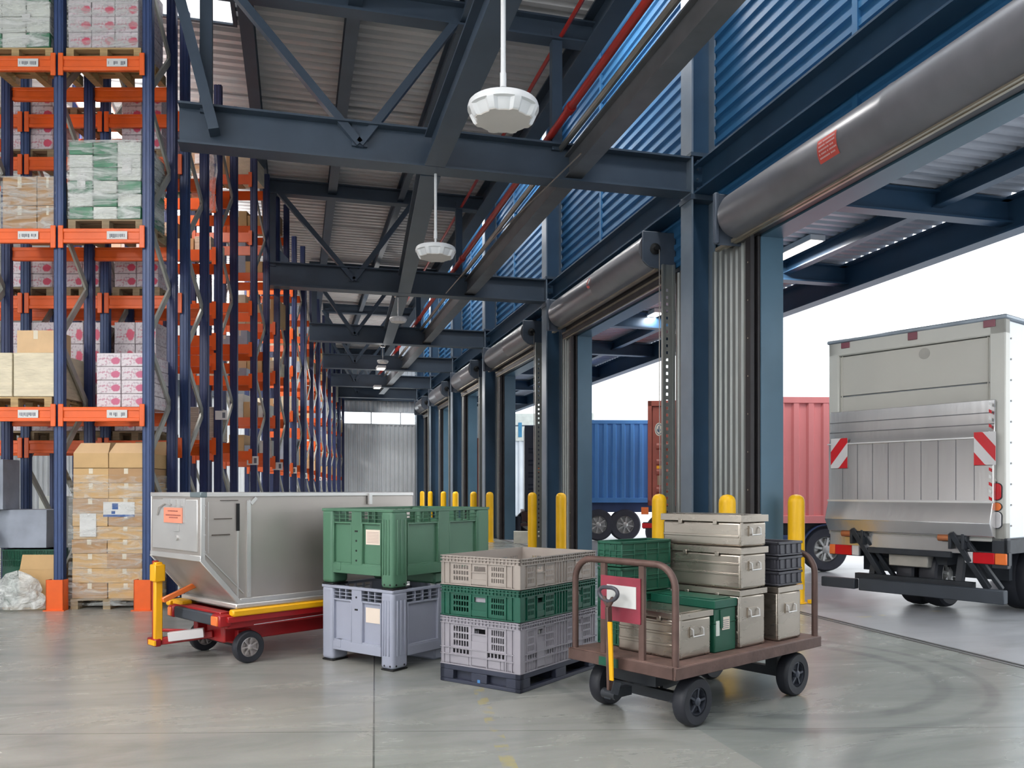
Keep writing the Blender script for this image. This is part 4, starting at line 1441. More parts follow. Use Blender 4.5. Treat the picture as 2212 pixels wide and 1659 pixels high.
# ------------------------------------------------------------------ air cargo container on its dolly
UR = 0.812 - YAW
UP = C(-2.741, 7.358)
UW = 1.043
t = thing('cargo_container', 'scuffed aluminium cargo container with a sloped underside, loaded on the red dolly', 'container', UP, UR)
ZT, ZF, ZB, OV, UL = 1.572, 0.985, 0.56, 0.373, 2.416
MB().prism([(0, ZF), (OV, ZB), (UL, ZB), (UL, ZT), (0, ZT)], 'y', 0.012, UW - .012).build('shell', M['alu'], t)
r = MB()
for y in (0.0, UW):
    y0, y1 = (0, .02) if y == 0 else (UW - .02, UW)
    r.box(-.006, UL, y0 - (.004 if y == 0 else 0), y1, ZT - .035, ZT + .004)
    r.box(-.006, .035, y0, y1, ZF - .01, ZT)
    r.bar((0, (y0 + y1) / 2, ZF), (OV, (y0 + y1) / 2, ZB), .022, .045)
    r.box(OV, UL, y0, y1, ZB, ZB + .045)
r.box(-.008, .01, 0, UW, ZT - .035, ZT + .004).box(-.010, .012, 0, UW, ZF - .022, ZF + .03).box(UL - .02, UL + .004, 0, UW, ZT - .035, ZT + .004)
r.build('edge_rail', M['alurail'], t, bevel=0.004)
p = MB().box(-.012, 0.012, .06, UW - .06, ZF + .06, ZT - .06).build('front_panel', M['alurail'], t, bevel=0.006)
l = MB().box(-.018, -.012, .28, .74, 1.30, 1.52)
l.tube([(-.02, .86, 1.36), (-.03, .80, 1.44), (-.035, .66, 1.475), (-.03, .55, 1.46)], .008, 8)
for y in (.33, .45, .58):
    l.box(-.03, -.018, y, y + .06, 1.45, 1.51)
l.cyl((-.012, .45, 1.16), (-.03, .45, 1.16), .025, 10)
l.box(-.022, -.012, .40, .52, 1.22, 1.28)
l.build('latch', M['alurail'], t)
pc = MB().box(-.024, -.018, .33, .71, 1.295, 1.435).build('placard', M['salmon'], t)
k = MB()
for zz, a, b in ((1.41, .42, .62), (1.372, .36, .66), (1.35, .42, .6)):
    y = a
    while y < b:
        k.box(-.0255, -.024, y, y + .018, zz - .012, zz)
        y += .026
k.build('placard_lettering', mat('placard_ink', (150, 84, 74), .7), pc)
MB().box(-.014, .05, -.008, .2, ZT - .04, ZT + .008).build('corner_bracket', M['boxgreen'] if False else mat('bracket_dull', (120, 132, 136), .45, .3), t, bevel=0.006)
s = MB()
s.box(.437, .475, -.003, .012, ZB + .05, ZT - .07).bar((.475, 0, ZT - .10), (.53, 0, ZT - .045), .016, .03)
s.box(.34, .352, -.003, .012, .62, ZT - .3)
s.bar((.03, .004, ZF + .05), (.405, .004, ZB + .09), .012, .008)
s.box(.06, .066, -.001, .012, ZF + .05, ZT - .08)
for z in (.66, .82, 1.0, 1.2, 1.38, 1.5):
    s.cyl((.456, -.007, z), (.456, 0, z), .007, 8)
for z in (1.05, 1.2, 1.35, 1.46):
    s.cyl((.03, -.006, z), (.03, 0, z), .008, 8)
s.build('seam_strip', M['alurail'], t)
MB().box(.335, .362, -.004, .012, 1.225, 1.475).build('grip_slot', M['black'], t)
h = MB()
for x, z0, z1 in ((.10, 1.19, 1.2), (.12, 1.335, 1.343), (.18, 1.50, 1.506)):
    h.box(x, x + .17, -.0005, .012, z0, z1)
h.build('scuff_mark', mat('scuff_dark', (90, 80, 74), .6), t)
MB().box(1.80, 1.84, -.03, 0.0, ZT - .12, ZT - .005).box(1.84, 1.93, -.03, 0, ZT - .03, ZT - .005).build('side_handle', M['alurail'], t)
MB().box(OV - .06, UL + .04, -.03, UW + .03, .515, ZB).build('base_pallet', M['alurail'], t, bevel=0.008)

t = thing('baggage_dolly', 'red and yellow towed dolly carrying the aluminium cargo container', 'dolly', UP, UR)
f = MB()
f.box(.22, 2.6, -.06, .04, .40, .455).box(.22, 2.6, UW - .04, UW + .06, .40, .455)
f.box(.20, .30, .05, UW - .05, .40, .49).box(1.2, 1.28, 0, UW, .38, .5).box(2.4, 2.5, 0, UW, .38, .5)
f.box(.24, 2.5, -.01, .05, .34, .40).box(.24, 2.5, UW - .05, UW + .01, .34, .40)
f.build('deck_frame', M['dollyred'], t, bevel=0.005)
f = MB().box(.30, 2.4, .16, .24, .19, .34).box(.30, 2.4, UW - .34, UW - .26, .19, .34).box(.40, .54, .10, UW - .24, .16, .30).box(.36, .58, .30, .62, .16, .38)
f.build('under_frame', M['dollyred'], t, bevel=0.008)
MB().box(.5, 2.5, .24, UW - .3, .30, .40).build('gap_shade_block', M['black'], t)  # black block put in for the shaded gap under the deck
f = MB().box(.255, 2.6, -.085, .0, .455, .515).build('side_rail', M['dollyyellow'], t, bevel=0.012)
MB().box(.18, 2.6, UW, UW + .085, .455, .515).build('side_rail', M['dollyyellow'], t, bevel=0.012)
MB().box(.20, .31, UW - .22, UW - .02, .475, .525).build('corner_guard', M['dollyyellow'], t, bevel=0.01)
o = MB()
for i in range(5):
    o.cyl((.36 + i * .42, .02, .505), (.36 + i * .42, UW - .02, .505), .008, 8)
o.build('roller', M['galv'], t)
MB().box(.16, .21, .126, .90, .365, .47).build('rubber_bumper', M['rubbergrey'], t, bevel=0.012)
for y0, y1 in ((-.03, .126), (.90, 1.01)):
    b = MB().box(.15, .27, y0, y1, .362, .474).build('lamp_block', M['dollyred'], t, bevel=0.012)
    MB().box(.135, .155, y0 + .02, y1 - .02, .375, .46).build('marker_lamp', M['amber'], b, bevel=0.006)
MB().bar((.5, -.012, .352), (1.7, -.012, .372), .004, .006).build('reflector_strip', M['paper'], t)


def wheel(name, root, c, r, w, tyre_m, hub_m, ax=(0, 1, 0), spokes=7, hub_r=0.62):
    """tyre with rounded shoulders; hub faces both ways"""
    W = thing_part(name, root, c)
    MB().lathe([(r * hub_r, -w * .48), (r * .90, -w * .5), (r * .97, -w * .40), (r, -w * .2), (r, w * .2), (r * .97, w * .40), (r * .90, w * .5), (r * hub_r, w * .48)], (0, 0, 0), ax, 36, ring=True).build('tyre', tyre_m, W)
    h = MB().lathe([(r * hub_r * 1.01, -w * .38), (r * hub_r * .90, -w * .44), (r * hub_r * .84, -w * .2), (r * hub_r * .84, w * .2), (r * hub_r * .90, w * .44), (r * hub_r * 1.01, w * .38)], (0, 0, 0), ax, 28, ring=True)
    h.cyl(Vector(ax) * -w * .1, Vector(ax) * w * .1, r * hub_r * .85, 28)
    A = Vector(ax)
    for sg in (-1, 1):
        h.lathe([(r * .2, w * .2 * sg), (r * .17, w * .46 * sg), (r * .08, w * .52 * sg), (0.001, w * .52 * sg)], (0, 0, 0), ax, 16)
    u = Vector((0, 0, 1))
    v = A.cross(u)
    for k in range(spokes):
        a = 2 * math.pi * k / spokes + .2
        q = u * math.cos(a) + v * math.sin(a)
        for sg in (-1, 1):
            h.bar(q * r * .15 + A * w * .36 * sg, q * r * hub_r * .9 + A * w * .36 * sg, r * .09, w * .12, tuple(A))
    h.build('hub', hub_m, W)
    return W


def thing_part(name, root, c):
    o = bpy.data.objects.new(name, None)
    COL.objects.link(o)
    o.parent = root
    o.location = c
    return o


for x in (.464, 2.1):
    for y in (.03, UW - .15):
        wheel('wheel', t, (x, y, .149), .149, .085, M['rubber'], M['hub'])
    MB().cyl((x, .05, .149), (x, UW - .17, .149), .03, 10).build('axle', M['chassis'], t)
# folded tow bar standing at the front
b = MB()
b.bar((-.05, .83, .15), (-.05, .83, .93), .05, .05).box(-.10, -.04, .72, .90, .13, .20)
b.bar((-.06, .80, .165), (.36, .50, .225), .06, .07)
b.bar((-.05, .76, .28), (.30, .55, .25), .02, .03)
b.build('tow_bar', M['dollyred'], t, bevel=0.008)
b = MB().bar((-.055, .765, .18), (-.055, .765, .92), .06, .07).box(-.11, -.01, .70, .82, .74, .90)
b.build('tow_bar_sleeve', M['dollyyellow'], t, bevel=0.008)
MB().bar((.0, .66, .222), (.26, .48, .252), .075, .085).build('tow_bar_cover', M['lampwhite'], t, bevel=0.004)
MB().box(-.115, -.10, .70, .84, .145, .19).build('reflector', M['dollyyellow'], t)
MB().bar((-.03, .72, .56), (.34, .72, .70), .04, .05).build('support_strut', M['amber'], t, bevel=0.006)

# ------------------------------------------------------------------ two big plastic pallet boxes
BL, BW, BH = 1.362, 0.933, 0.712


def pallet_box(z, m, lab, punched, sheet_z, lines):
    t = thing('pallet_box', lab, 'pallet box', C(-1.046, 7.309, z), 0.928 - YAW, None)
    b = MB()
    b.box(.03, BL - .03, .03, BW - .03, .12, .15)
    for k in range(4):
        Ls = BW if k < 2 else BL
        cw = .15 if k < 2 else .19
        mw = .13 if k < 2 else .15
        mids = [Ls / 2 - mw / 2]
        S = lambda *a, **kw: b.side(k, BL, BW, *a, **kw)
        S(.03, Ls - .03, .028, .046, .15, .585)
        S(cw, Ls - cw, 0, .045, .115, .20)
        S(cw, Ls - cw, .003, .045, .19, .215)
        S(0, Ls, -.004, .04, BH - .026, BH)
        S(mids[0], mids[0] + mw, .002, .045, .2, BH - .02)
        S(cw, Ls - cw, .008, .045, .573, .59)
        for (ua, ub) in ((cw, mids[0]), (mids[0] + mw, Ls - cw)):
            nb = 3 if k < 2 else 4
            ww = (ub - ua) / nb
            for j in range(1, nb):
                S(ua + j * ww - .005, ua + j * ww + .005, .006, .04, .59, BH - .02)
            for zz in (.62, .652):
                S(ua, ub, .006, .03, zz - .003, zz + .003)
            S(ua, ua + .012, .0, .045, .2, .59)
            S(ub - .012, ub, .0, .045, .2, .59)
        if k < 2:
            S(Ls - cw - .11, Ls - cw - .05, -.004, .03, .14, .215)
    b.build('body', M[m], t, bevel=0.006)
    for (x0, x1, y0, y1) in ((0, .19, 0, .15), (BL - .19, BL, 0, .15), (0, .19, BW - .15, BW), (BL - .19, BL, BW - .15, BW)):
        MB().box(x0 - .004, x1 + .004, y0 - .004, y1 + .004, .012, BH - .01).build('corner_post', M[m], t, bevel=0.035, seg=4)
    rb = MB()
    for k in (0, 2):
        for u in ((.035, .075, .105) if k == 0 else (.045, .09, .14)):
            rb.side(k, BL, BW, u, u + .014, -.012, 0, .13, BH - .09)
    rb.build('corner_rib', M[m], t, bevel=0.004)
    for (x0, x1, y0, y1) in ((0, .19, 0, .15), (BL - .19, BL, 0, .15), (0, .19, BW - .15, BW), (BL - .19, BL, BW - .15, BW)):
        MB().box(x0, x1, y0, y1, 0, .014).build('foot_pad', M['black'], t, bevel=0.004)
    MB().box(BL / 2 - .08, BL / 2 + .08, .05, BW - .05, .0, .115).build('runner', M[m], t, bevel=0.02)
    h = MB()
    for k in (0, 2):
        for u in ((.03, .10) if k == 0 else (.04, .14)):
            for zz in (.045,):
                h.cyl(*[(-.0055, u, zz) if k == 0 else (u, -.0055, zz), (.0, u, zz) if k == 0 else (u, .0, zz)], .009, 10)
    for zz in (.24, .33, .42) if not punched else (.62,):
        h.cyl((-.0005, BW / 2, zz), (.003, BW / 2, zz), .010, 10)
    h.box(-.0005, .003, BW / 2 - .02, BW / 2 + .02, .5, .515)
    h.build('drain_hole', M['black'], t)
    s_ = MB().box(.024, .030, .185, .365, sheet_z, sheet_z + .135).build('label_sheet', M['cream'], t)
    if lines:
        q = MB()
        for i in range(8):
            q.box(.0225, .024, .20, .35, sheet_z + .018 + i * .013, sheet_z + .022 + i * .013)
        q.build('label_print', mat('label_lines', (190, 160, 150), .7), s_)
    return t


pallet_box(0.0, 'boxgrey', 'grey plastic pallet box on the floor, underneath the green one', True, .40, False)
pallet_box(BH + .003, 'boxgreen', 'green plastic pallet box stacked on the grey one', False, .39, True)

# ------------------------------------------------------------------ three vented crates on a dark pallet
KL, KW = 1.199, 0.822
KP = C(.065, 6.528)
KR = 0.95 - YAW
t = thing('plastic_pallet', 'dark blue-grey plastic pallet on the floor under the three vented crates', 'pallet', KP, KR)
b = MB()
for k in range(4):
    Ls = KW if k < 2 else KL
    hs = [(.14, Ls / 2 - .08, .03, .105), (Ls / 2 + .08, Ls - .14, .03, .105)]
    b.holes(lambda a, c, za, zb: b.side(k, KL, KW, a, c, 0, .05, za, zb), 0, Ls, 0, .146, hs)
b.box(.04, KL - .04, .04, KW - .04, .115, .146)
b.build('deck', M['pallet'], t, bevel=0.004)
for x in (.0, KL / 2 - .08, KL - .16):
    MB().box(x + .05, x + .15, .05, KW - .05, 0, .115).build('runner', M['pallet'], t)
MB().box(-.001, .004, KW / 2 - .012, KW / 2 + .015, .03, .055).build('maker_mark', mat('mark_blue', (70, 130, 190), .5), t)


def vented_crate(z, H, m, lab, tall, grip):
    t = thing('vented_crate', lab, 'crate', KP + Vector((0, 0, z)), KR)
    b = MB()
    b.box(.012, KL - .012, .012, KW - .012, 0.004, .016)
    for k in range(4):
        Ls = KW if k < 2 else KL
        n = 1 if k < 2 else 2
        hs = []
        zone = Ls / n
        solid = []
        for j in range(n):
            u0 = j * zone
            g1 = (u0 + zone * .20, u0 + zone * .36)
            g2 = (u0 + zone * .64, u0 + zone * .84)
            z_lo, z_hi = (.155 if tall else .035), H - .075
            rows_ = 3 if tall else 3
            for (ua, ub) in (g1, g2):
                cnt = 6 if k < 2 else 5
                ww = (ub - ua) / cnt
                for c in range(cnt):
                    for r_ in range(rows_):
                        zz = (z_hi - z_lo) / rows_
                        hs.append((ua + c * ww + .004, ua + (c + 1) * ww - .004, z_lo + r_ * zz + .008, z_lo + (r_ + 1) * zz - .006))
            hs.append((u0 + zone * .43, u0 + zone * .57, H - .125, H - .085))
            if tall:
                c = u0 + zone * .2
                while c < u0 + zone * .84:
                    hs.append((c, c + .024, .10, .135))
                    c += .036
        b.holes(lambda a, c, za, zb: b.side(k, KL, KW, a, c, .012, .022, za, zb), .012, Ls - .012, .004, H - .004, hs)
        S = lambda *a: b.side(k, KL, KW, *a)
        for zz in ([H - .008, H - .030, H - .058] + ([.088, .145, .004] if tall else [.006])):
            S(0, Ls, .0, .014, zz - .004, zz + .004)
        u = .02
        while u < Ls - .02:
            S(u, u + .006, .002, .014, H - .058, H - .008)
            if tall:
                S(u, u + .006, .006, .014, .006, .088) if int(u * 100) % 4 == 0 else None
            u += .036
        for j in range(n):
            for fr_ in (.02, .10, .17, .40, .60, .88, .95):
                uu = j * zone + fr_ * zone
                S(uu, uu + .008, .002, .014, .004, H - .058)
            S(j * zone + .40 * zone, j * zone + .60 * zone, .004, .014, H - .135, H - .128)
            S(j * zone + .40 * zone, j * zone + .60 * zone, .006, .013, .02, H - .19) if H > .22 else None
    b.build('body', M[m], t)
    for k, Ls in ((0, KW), (2, KL)):
        for uu in ((0, .06) if k == 0 else (0, .07)), :
            MB().side(k, KL, KW, 0, .055, -.001, .010, .006, H - .062).build('corner_panel', M[m], t)
    for k in (1, 3):
        pass
    if grip:
        MB().side(0, KL, KW, KW * .43, KW * .57, .03, .034, H - .125, H - .085).build('grip_insert', M[grip], t)
    return t


vented_crate(.147, .405, 'cratelilac', 'tall cool-grey vented crate, bottom of the stack of three on the dark pallet', True, None)
vented_crate(.553, .255, 'crategreen', 'green vented crate in the middle of the stack of three', False, 'cratelilac')
vented_crate(.809, .25, 'crategrey', 'beige-grey vented crate, open on top of the stack of three', False, None)

# ------------------------------------------------------------------ platform cart and its load
GP = C(1.056, 5.387)
GR = 0.718 - YAW
GL, GW, GZ = 1.822, 0.954, 0.449
t = thing('platform_cart', 'rusty brown platform cart with hoop ends and a T-handle, loaded with boxes', 'cart', GP, GR)
d = MB().box(0, GL, 0, GW, GZ - .022, GZ)
d.build('deck', M['cartdeck'], t, bevel=0.004)
f = MB().box(-.012, GL + .012, -.012, .02, GZ - .085, GZ - .004).box(-.012, GL + .012, GW - .02, GW + .012, GZ - .085, GZ - .004).box(-.012, .03, 0, GW, GZ - .085, GZ - .004).box(GL - .03, GL + .012, 0, GW, GZ - .085, GZ - .004)
f.build('deck_frame', M['cartmetal'], t, bevel=0.004)
MB().box(-.0135, -.012, .48, .66, GZ - .08, GZ - .02).build('paint_patch', M['cartgreen'], t)


def hoop(x, h):
    pts = [(x, .022, GZ - .02)]
    R = .16
    for i in range(9):
        a = math.pi / 2 * i / 8
        pts.append((x, .022 + R * (1 - math.cos(a)), GZ + h - R + R * math.sin(a)))
    for i in range(9):
        a = math.pi / 2 * (1 - i / 8)
        pts.append((x, GW - .022 - R * (1 - math.cos(a)), GZ + h - R + R * math.sin(a)))
    pts.append((x, GW - .022, GZ - .02))
    return MB().tube(pts, .024, 12)


hp = hoop(.03, .655)
hp.build('end_hoop', M['cartmetal'], t)
hoop(GL - .03, .655).build('end_hoop', M['cartmetal'], t)
for y in (.30, .65):
    MB().bar((.03, y, GZ - .05), (.03, y, GZ + .64), .045, .025, (1, 0, 0)).build('upright_bar', M['cartmetal'], t)
sg = MB().box(.008, .018, .30, .66, GZ + .24, GZ + .55).build('sign_panel', M['maroon'], t)
MB().box(.004, .008, .335, .60, GZ + .34, GZ + .49).build('sign_card', M['paper'], sg)
# steering pull bar
x = -.07
hb = MB().bar((x, .50, .20), (x - .02, .50, .80), .05, .028, (0, 1, 0))
hb.bar((x - .02, .50, .80), (x - .02, .455, .865), .03, .024, (1, 0, 0)).bar((x - .02, .50, .80), (x - .02, .545, .865), .03, .024, (1, 0, 0))
pull = hb.build('pull_bar', M['cartmetal'], t, bevel=0.005)
pts = []
for i in range(20):
    a = 2 * math.pi * i / 20
    pts.append((x - .02, .50 + .085 * math.cos(a), .895 + .048 * math.sin(a) - .012 * (1 - abs(math.cos(a)))))
MB().tube(pts, .014, 10, closed=True).build('grip_ring', M['blackcrate'], pull)
MB().bar((x - .018, .472, .30), (x - .035, .472, .70), .012, .034, (0, 1, 0)).build('grip_stripe', M['dollyyellow'], pull)
j = MB().cyl((x, .44, .20), (x, .56, .20), .035, 12).box(x - .03, .12, .47, .53, .17, .23)
j.bar((x - .05, .42, .22), (x - .03, .41, .30), .02, .05)
j.build('pivot', M['chassis'], t)
WA, WB, WE = .306, .095, 1.278
ax = MB().box(WA - .03, WA + .03, WB, GW - WB, .13, .20).box(WA - .16, WA + .16, .28, GW - .28, .25, GZ - .085).box(WA + WE - .03, WA + WE + .03, WB, GW - WB, .13, .2)
ax.box(WA + WE - .05, WA + WE + .05, .2, .3, .18, GZ - .08).box(WA + WE - .05, WA + WE + .05, GW - .3, GW - .2, .18, GZ - .08)
ax.bar((WA + .05, .40, .2), (WA + WE, .40, .3), .03, .04).bar((WA + .05, GW - .4, .2), (WA + WE, GW - .4, .3), .03, .04)
ax.lathe([(.13, .225), (.13, .25), (.11, .26)], (WA, GW / 2, 0), (0, 0, 1), 20)
ax.build('axle_frame', M['chassis'], t)
for xx in (WA, WA + WE):
    for yy in (WB, GW - WB):
        wheel('wheel', t, (xx, yy, .168), .168, .105, M['rubber'], M['hubdark'], spokes=5, hub_r=.58)


def on_cart(l, w, z):
    return GP + Vector((l * math.cos(GR) - w * math.sin(GR), l * math.sin(GR) + w * math.cos(GR), GZ + z))


def alu_box(l, w, z, L, W, H, lab, beads, lid=.045, handle=True):
    """rounded aluminium box: pressed beads round the body, overhanging lid, hinged handle"""
    t = thing('aluminium_box', lab, 'box', on_cart(l, w, z), GR, None)
    b = MB().box(.006, L - .006, .006, W - .006, 0.0, H - lid)
    b.build('body', M['alubox'], t, bevel=0.018, seg=3)
    rb = MB()
    for q in beads:
        zz = q * (H - lid)
        rb.box(.0, .007, .02, W - .02, zz - .010, zz + .010)
        rb.box(.02, L - .02, W - .007, W, zz - .010, zz + .010)
    rb.box(-.001, .03, -.001, .008, .01, H - lid)
    rb.build('rib', M['alubox'], t, bevel=0.006, seg=2)
    ld = MB().box(-.006, L + .006, -.006, W + .006, H - lid, H - .004).box(.03, L - .03, .03, W - .03, H - .004, H)
    ld.build('lid', M['alubox'], t, bevel=0.012, seg=3)
    if handle:
        hw, hz = min(.06, L * .16), (H - lid) * .68
        pl = MB().box(L / 2 - hw - .012, L / 2 + hw + .012, -.0015, .007, hz - .045, hz + .03).build('handle_plate', M['alubox'], t)
        MB().tube([(L / 2 - hw, .004, hz + .02), (L / 2 - hw, -.016, hz + .012), (L / 2 - hw, -.02, hz - .035), (L / 2 + hw, -.02, hz - .035), (L / 2 + hw, -.016, hz + .012), (L / 2 + hw, .004, hz + .02)], .006, 8).build('handle', M['alurail'], pl)
    for q in (.28, .72):
        MB().box(-.012, .0, W * q, W * q + .035, H - lid - .022, H - lid + .012).build('latch', M['alubox'], t, bevel=0.003)
    return t


alu_box(.197, .115, .001, .366, .565, .315, 'aluminium box at the handle end of the cart, in front of the green box', (.32, .62, .86))
alu_box(.855, .085, .001, .345, .62, .425, 'tall aluminium box, bottom of the three stacked in the middle of the cart', (.3, .6))
alu_box(.855, .075, .428, .345, .66, .305, 'aluminium box in the middle of the tall stack on the cart', (.42, .72), .05)
alu_box(.855, .075, .735, .345, .72, .235, 'topmost aluminium box, wide and shallow, on the tall stack', (.42,), .055)
alu_box(1.315, .055, .001, .345, .58, .415, 'aluminium box at the rear end of the cart, under the black crates', ())


def folding_crate(l, w, z, L, W, H, m, lab, grp, style):
    t = thing('stacking_crate', lab, 'crate', on_cart(l, w, z), GR, grp)
    b = MB().box(.008, L - .008, .008, W - .008, .002, .012)
    for k in range(4):
        Ls = W if k < 2 else L
        S = lambda *a: b.side(k, L, W, *a)
        S(.006, Ls - .006, .010, .016, .002, H - .01)
        S(0, Ls, 0, .016, H - .022, H - .002)
        S(.004, Ls - .004, .003, .016, .004, .018)
        if style == 'green':
            S(0, Ls, .003, .012, H - .075, H - .065)
            n = 4
            for i in range(n + 1):
                u = i * (Ls - .012) / n
                S(u, u + .012, .002, .012, .004, H - .02)
            S(.02, Ls - .02, .004, .012, H * .45, H * .45 + .008)
        else:
            for i in range(4):
                u = .03 + i * (Ls - .10) / 3
                S(u, u + .045, .002, .012, .018, H - .022)
    b.build('body', M[m], t, bevel=0.003)
    if style == 'green':
        MB().side(0, L, W, W * .3, W * .7, .004, .012, H - .062, H - .03).build('grip_bar', M[m], t)
    return t


for i in range(4):
    folding_crate(.265, .69, .001 + i * .193, .57, .245, .192, 'cartgreen', 'green stacking crate, %s of the four at the cart corner' % ['lowest', 'second from the bottom', 'third from the bottom', 'topmost'][i], 'green crates stacked on the cart', 'green')
for i in range(3):
    folding_crate(1.312, .05, .418 + i * .113, .35, .56, .112, 'blackcrate', 'charcoal stacking crate, %s of the three on the rear aluminium box' % ['lowest', 'middle one', 'topmost'][i], 'charcoal crates on the rear box', 'black')
t = thing('green_case', 'dark green lidded plastic case between two aluminium boxes on the cart', 'case', on_cart(.585, .11, .001), GR)
MB().box(0, .255, 0, .56, 0, .31).box(-.004, .259, -.004, .564, .20, .215).build('body', M['cartgreen'], t, bevel=0.012, seg=2)
MB().box(-.008, .263, -.008, .568, .311, .37).box(.02, .235, .03, .53, .37, .378).build('lid', M['crategreen'], t, bevel=0.012, seg=2)
MB().box(.06, .09, -.01, 0, .17, .30).build('latch', M['cartgreen'], t, bevel=0.003)
p = MB().box(.085, .175, -.004, .0, .155, .245).build('torn_label', M['cream'], t)
k = MB()
for i in range(5):
    k.box(.092, .165, -.0055, -.004, .165 + i * .014, .169 + i * .014)
k.build('label_print', M['ink'], p)
tg = MB().box(.012, .05, -.006, 0, .12, .225).build('wrap_scrap', M['whitegoods'], t)
# ------------------------------------------------------------------ box truck backed up to the nearest dock opening
TX, TD, TH = 4.627, 12.177, 0.651
TC, TS = math.cos(TH), math.sin(TH)
TP, TR = C(TX, TD), TH - YAW


def rear(px, py, l=0.0):
    """offset across the tail (to the right) and height of a spot on the plane l ahead of the tail"""
    k = (px - CX) / F
    u = (k * (TD + TS * l) - TX - TC * l) / (TS + TC * k)
    d = TD + TS * l - TC * u
    return u, CAM_H + (HY - py) / F * d


t = thing('box_truck', 'pale grey box truck with a raised aluminium tail lift, backed to the nearest dock opening', 'truck', TP, TR)
TW, TT = 2.40, 3.75
MB().box(.12, 5.8, -TW + .02, -.02, .98, TT - .03).build('cargo_body', M['truckside'], t, bevel=0.02)
fr = MB().box(0, .14, -.16, 0, .98, TT).box(0, .14, -TW, -TW + .19, .98, TT).box(0, .14, -TW, 0, TT - .22, TT).box(0, .14, -TW, 0, .95, 1.2)
fr.build('rear_frame', M['truckbody'], t, bevel=0.015)
MB().box(-.02, 5.8, -TW - .02, .02, TT - .035, TT + .02).build('roof_trim', mat('roof_trim_bluegrey', (150, 160, 170), .4, .3), t, bevel=0.015)
dr = MB()
for z0, z1 in ((1.2, 2.2), (2.2, 2.95), (2.955, 3.53)):
    dr.box(.05, .09, -TW + .19, -.16, z0, z1 - .012)
dr.box(.04, .05, -.20, -.185, 1.2, 3.53).box(.04, .05, -TW + .215, -TW + .23, 1.2, 3.53)
dr.build('roller_door', M['truckdoor'], t, bevel=0.004)
# tail lift platform, folded upright
lp = MB()
lp.prism([(-.05, 1.0), (-.11, 1.02), (-.20, 1.18), (-.12, 1.42), (-.10, 1.46), (-.10, 2.25), (-.07, 2.30), (-.05, 2.72), (-.03, 2.72), (-.03, 1.0)], 'y', -2.30, -.06)
T_ = lp.v
lp.v = [(a, b, c) for (a, b, c) in T_]
pl = lp.build('lift_platform', M['alulift'], t, bevel=0.006)
sm = MB()
for i in range(1, 10):
    y = -.06 - i * 2.24 / 10
    sm.box(-.1035, -.10, y - .004, y + .004, 1.47, 2.24)
for z, l in ((2.42, -.066), (2.56, -.060)):
    sm.box(l - .006, l, -2.30, -.06, z - .004, z + .004)
sm.build('seam', mat('seam_dark', (110, 108, 112), .5, .5), pl)
MB().box(-.115, -.098, -2.31, -.05, 1.435, 1.46).box(-.112, -.09, -2.31, -.05, 2.245, 2.262).build('edge_bead', M['alurail'], pl)
ss = MB()
for i in range(18):
    z = 1.1 + i * .09
    ss.add([(-.106, -2.285, z), (-.106, -2.25, z + .02), (-.106, -2.25, z + .06), (-.106, -2.285, z + .04)], [(0, 1, 2, 3)], i % 2)
ss.build('edge_marking', [M['lampred'], M['paper']], pl, sheet=True)
for (pa, pb, qa, qb, flip) in ((1795, 1831, 948, 1012, False), (2104, 2151, 934, 1005, True)):
    u0, zt_ = rear(pa, (qa + qa) / 2, -.11)
    u1, _ = rear(pb, qa, -.11)
    _, zb_ = rear(pa, qb, -.11)
    b = MB().box(-.114, -.108, -u1, -u0, zb_, zt_)
    w = u1 - u0
    h = zt_ - zb_
    pn = b.build('warning_plate', M['lampwhite'], pl)
    st = MB()
    for kk in (-1.0, 0.0, 1.0):
        # diagonal red bands clipped to the plate
        poly = []
        a0, a1 = kk * .9 + .1, kk * .9 + .55
        N_ = 12
        lo = [(s_ / N_, max(0, min(1, (s_ / N_) * .75 + a0))) for s_ in range(N_ + 1)]
        hi = [(s_ / N_, max(0, min(1, (s_ / N_) * .75 + a1))) for s_ in range(N_ + 1)]
        for i in range(N_):
            q = [lo[i], lo[i + 1], hi[i + 1], hi[i]]
            if q[2][1] - q[1][1] < 1e-4 and q[3][1] - q[0][1] < 1e-4:
                continue
            vs = []
            for (a, c) in q:
                aa = 1 - a if flip else a
                vs.append((-.1155, -u0 - aa * w, zb_ + c * h))
            st.add(vs, [(0, 1, 2, 3)])
    st.build('warning_stripe', M['lampred'], pn, sheet=True)
# marker lamps along the header
for pa, pb, qa, qb in ((1818, 1836, 743, 751), (1962, 1982, 721, 733), (2125, 2151, 695, 705)):
    u0, z1 = rear(pa, qa)
    u1, z0 = rear(pb, qb)
    MB().box(-.02, 0, -u1, -u0, z0, z1 + .01).build('marker_lamp', mat('marker_lamp_dull', (132, 78, 88), .3), t, bevel=0.005)
u, z = rear(1993, 763)
MB().lathe([(.0, 0), (.075, 0), (.075, .005), (0, .006)], (.05, -u, z), (-1, 0, 0), 20).build('round_patch', mat('patch_grey', (170, 166, 158), .4), t)
